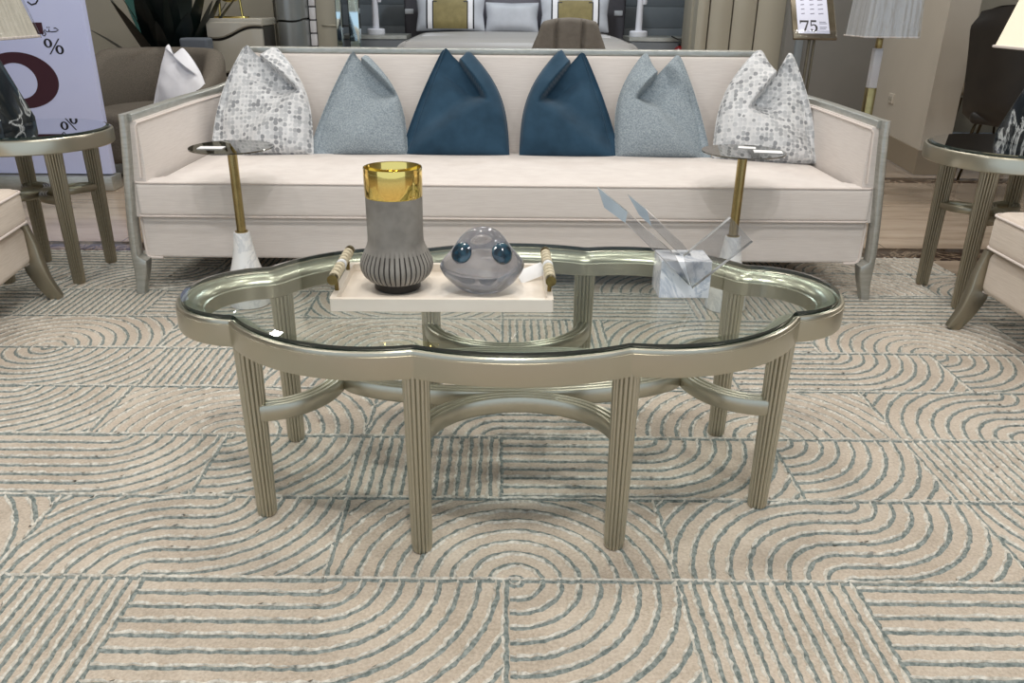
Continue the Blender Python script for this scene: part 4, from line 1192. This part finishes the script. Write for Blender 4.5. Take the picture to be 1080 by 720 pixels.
for (a, b, z) in ((.03, .062, .046), (.03, .068, .040), (.03, .066, .026), (.03, .060, .020)): stroke(m, [(a, z), (b, z)], .0009, FP)
for r_ in range(5):
    z = .078 + r_ * .018
    for (a, b) in ((-.055, -.038), (-.01, .01), (.03, .055)): stroke(m, [(a, z), (b, z + .002)], .0012, FP)
m.build('small_print', mat('grey_ink', srgb(120, 120, 136), rough=.6), ps)
m = MB(); rbox(m, (.0, -.006, .012), (.215, .012, .05), .004, 1, T=FR); m.build('acrylic_lip', WRAP, ps)

fl = thing('floor_lamp', 'white and brass floor lamp with plastic-wrapped square shade by the column', 'lamp', (2.175, 4.98, -.0115), 0)
m = MB(); rbox(m, (0, 0, .012), (.26, .26, .022), .003, 1); m.build('lamp_base', BRASS, fl)
m = MB(); rbox(m, (0, 0, .31), (.05, .05, .58), .002, 1); m.build('lower_pole', BRASS, fl)
m = MB(); rbox(m, (0, 0, .71), (.046, .046, .22), .002, 1); m.build('upper_pole', PEARLW := mat('white_lacquer_pole', srgb(196, 198, 204), rough=.3), fl)
m = MB(); rbox(m, (0, 0, .85), (.03, .03, .07), .002, 1); m.build('lamp_neck', ABRASS, fl)
def sq_shade(m, b0, b1, z0, z1, k=0):
    o = []
    for (h, z) in ((b0, z0), (b1, z1)):
        ring = []
        for side in range(4):
            for i in range(20):
                u = -1 + 2 * i / 20; pl = k * random.uniform(-1, 1)
                x, y = [(u, -1), (1, u), (-u, 1), (-1, -u)][side]; d = [(0, -1), (1, 0), (0, 1), (-1, 0)][side]
                ring.append((x * h + d[0] * pl, y * h + d[1] * pl, z))
        o.append(ring)
    loft(m, o, False)
LGS = mat('grey_linen_shade', srgb(186, 186, 186), srgb(194, 194, 193), rough=.7, scale=1, stretch=(50, 50, 1))
m = MB(); sq_shade(m, .145, .128, .885, 1.30); m.build('lamp_shade', LGS, fl, angle=30)
m = MB(); sq_shade(m, .156, .136, .88, 1.30, .004); tag(m.build('plastic_cover', WRAP, fl, angle=5), 'crinkled clear plastic cover')
m = MB(); tube(m, [(.151, .151, .886), (-.151, .151, .886), (-.151, -.151, .886), (.151, -.151, .886)], .004, 8, True); m.build('shade_trim', PIPE, fl)
# outlet on the column's left face
OL = mat('ivory_plastic', srgb(186, 178, 164), rough=.4)
ol = thing('wall_outlet', 'small ivory wall outlet low on the column beside the floor lamp', 'outlet', (2.882, 6.21, .40), math.atan2(1.26, .175))
m = MB(); rbox(m, (0, .004, 0), (.11, .012, .07), .003, 2); m.build('plate', OL, ol)
for x in (-.02, .02):
    m = MB(); rbox(m, (x, .011, 0), (.028, .003, .03), .002, 1); m.build('socket', PEARL, ol)

# ------------------------------------------------------------------ dark dining chair and others at far right
LEATH = mat('dark_brown_leather', srgb(30, 26, 22), srgb(36, 31, 26), rough=.5, scale=12)
GLEG = mat('black_gold_metal', srgb(58, 48, 30), rough=.35, metal=.8)
def shell_chair(loc, rz, label, mt, s=1, group=None):
    t = thing('dining_chair', label, 'chair', loc, rz, group)
    m = MB(); N = 24; vs, fs = [], []
    for j in range(N + 1):
        v = j / N
        for i in range(N + 1):
            u = -1 + 2 * i / N
            w = lerp(.245, .30, v) * (1 - .16 * smooth01((v - .85) / .15)) * (.82 + .18 * smooth01(v / .08))
            z = lerp(.40, 1.06, v) - .035 * u * u * smooth01((v - .5) * 2)
            x = w * u; y = .17 * (u * u) * (1 - .25 * v) - .05 * v
            if v < .2: y += .10 * (1 - v / .2) ** 2
            vs.append((x, y, z))
    for j in range(N):
        for i in range(N): a = j * (N + 1) + i; fs.append((a, a + 1, a + N + 2, a + N + 1))
    o_ = len(vs); vs2 = [(x * .9, y + .05, lerp(.43, z, .985)) for x, y, z in vs]
    fs2 = [tuple(o_ + q for q in reversed(f)) for f in fs]
    e = [i for i in range(N + 1)] + [j * (N + 1) + N for j in range(1, N + 1)] + [N * (N + 1) + i for i in range(N - 1, -1, -1)] + [j * (N + 1) for j in range(N - 1, 0, -1)]
    rim = [(e[(k + 1) % len(e)], e[k], o_ + e[k], o_ + e[(k + 1) % len(e)]) for k in range(len(e))]
    m.add(vs + vs2, fs + fs2 + rim); m.build('backrest', mt, t, angle=60)
    m = MB(); rbox(m, (0, .30, .445), (.39, .44, .08), .035, 3, n=(6, 6, 1)); m.build('seat', mt, t)
    for sx in (-1, 1):
        for sy in (.12, .46):
            m = MB(); sweep(m, [(sx * .16, sy, .39), (sx * .23, sy + (.06 if sy > .3 else -.06), .0005)], circ(.009, 10), up=(0, 1, 0)); m.build('leg', GLEG, t)
    return t
shell_chair((2.86, 4.72, -.0115), rad(-36), 'dark brown leather shell chair behind the right side table', LEATH)
dt = thing('dining_table', 'pale topped dining table with thin dark legs far right behind the lamp', 'table', (4.75, 6.4, -.0115))
m = MB(); rbox(m, (0, 0, .74), (1.3, .8, .03), .006, 2); m.build('table_top', TAUPE2, dt)
for sx in (-1, 1):
    for sy in (-1, 1):
        m = MB(); sweep(m, [(sx * .52, sy * .3, .725), (sx * .60, sy * .36, .0005)], circ(.014, 10), up=(0, 1, 0)); m.build('leg', GLEG, dt)
m = MB(); rbox(m, (0, 0, .42), (1.08, .02, .03), .003, 1); m.build('crossbar', BLACK, dt)
shell_chair((3.40, 5.75, -.0115), rad(-62), 'black shell dining chair half hidden between the column and the dark leather chair', mat('black_leather', srgb(20, 19, 18), rough=.5))
shell_chair((4.05, 6.55, -.0115), rad(75), 'beige shell dining chair far behind the dark leather chair', mat('beige_linen', srgb(150, 138, 120), rough=.8))
m = MB(); rbox(m, (5.6, 7.35, 1.8), (4.7, .1, 3.6), .004, 1); struct('wall_right_bay', m, TAUPE)

# ------------------------------------------------------------------ light
def area(loc, size, energy, color, rot=(0, 0, 0), shape='DISK', spread=None):
    l = bpy.data.lights.new('lamp', 'AREA'); l.shape = shape; l.size = size; l.energy = energy; l.color = color
    if shape == 'RECTANGLE': l.size, l.size_y = size
    if spread: l.spread = spread
    o = bpy.data.objects.new('lamp', l); COL.objects.link(o); o.location = loc; o.rotation_euler = rot
    return o
NEUT = (1, .96, .91); COOL = (.84, .93, 1)
# ceiling downlights, with fill added at the back; the cool one stands for daylight
for (x, y, e, s) in ((0.05, .05, 74, .07), (-.55, .25, 34, .12), (.6, .3, 34, .12),
                     (-1.6, 1.6, 34, .11), (1.5, 1.7, 26, .11), (0, 2.1, 30, .11), (-1.0, 3.4, 26, .25), (1.0, 3.4, 26, .25),
                     (-2.8, 3.4, 22, .25), (-2.4, 5.2, 34, .3), (1.9, 5.2, 44, .3), (4.2, 4.8, 60, .3), (.1, 6.6, 80, .3), (-1.9, 5.5, 30, .3), (1.2, 5.6, 40, .3), (-3.0, .4, 30, .3), (3.0, .4, 24, .3)):
    area((x, y, 3.56), s, e * .46, COOL if y > 6.2 else NEUT)
w = bpy.data.worlds.new('world'); S.world = w; w.use_nodes = True
bg = w.node_tree.nodes['Background']; bg.inputs['Color'].default_value = (.74, .87, 1.0, 1); bg.inputs['Strength'].default_value = .92

vsx = S.view_settings
S.display_settings.display_device = 'sRGB'
vsx.view_transform = 'Standard'; vsx.look = 'None'; vsx.gamma = 1; vsx.exposure = .12; vsx.use_curve_mapping = False
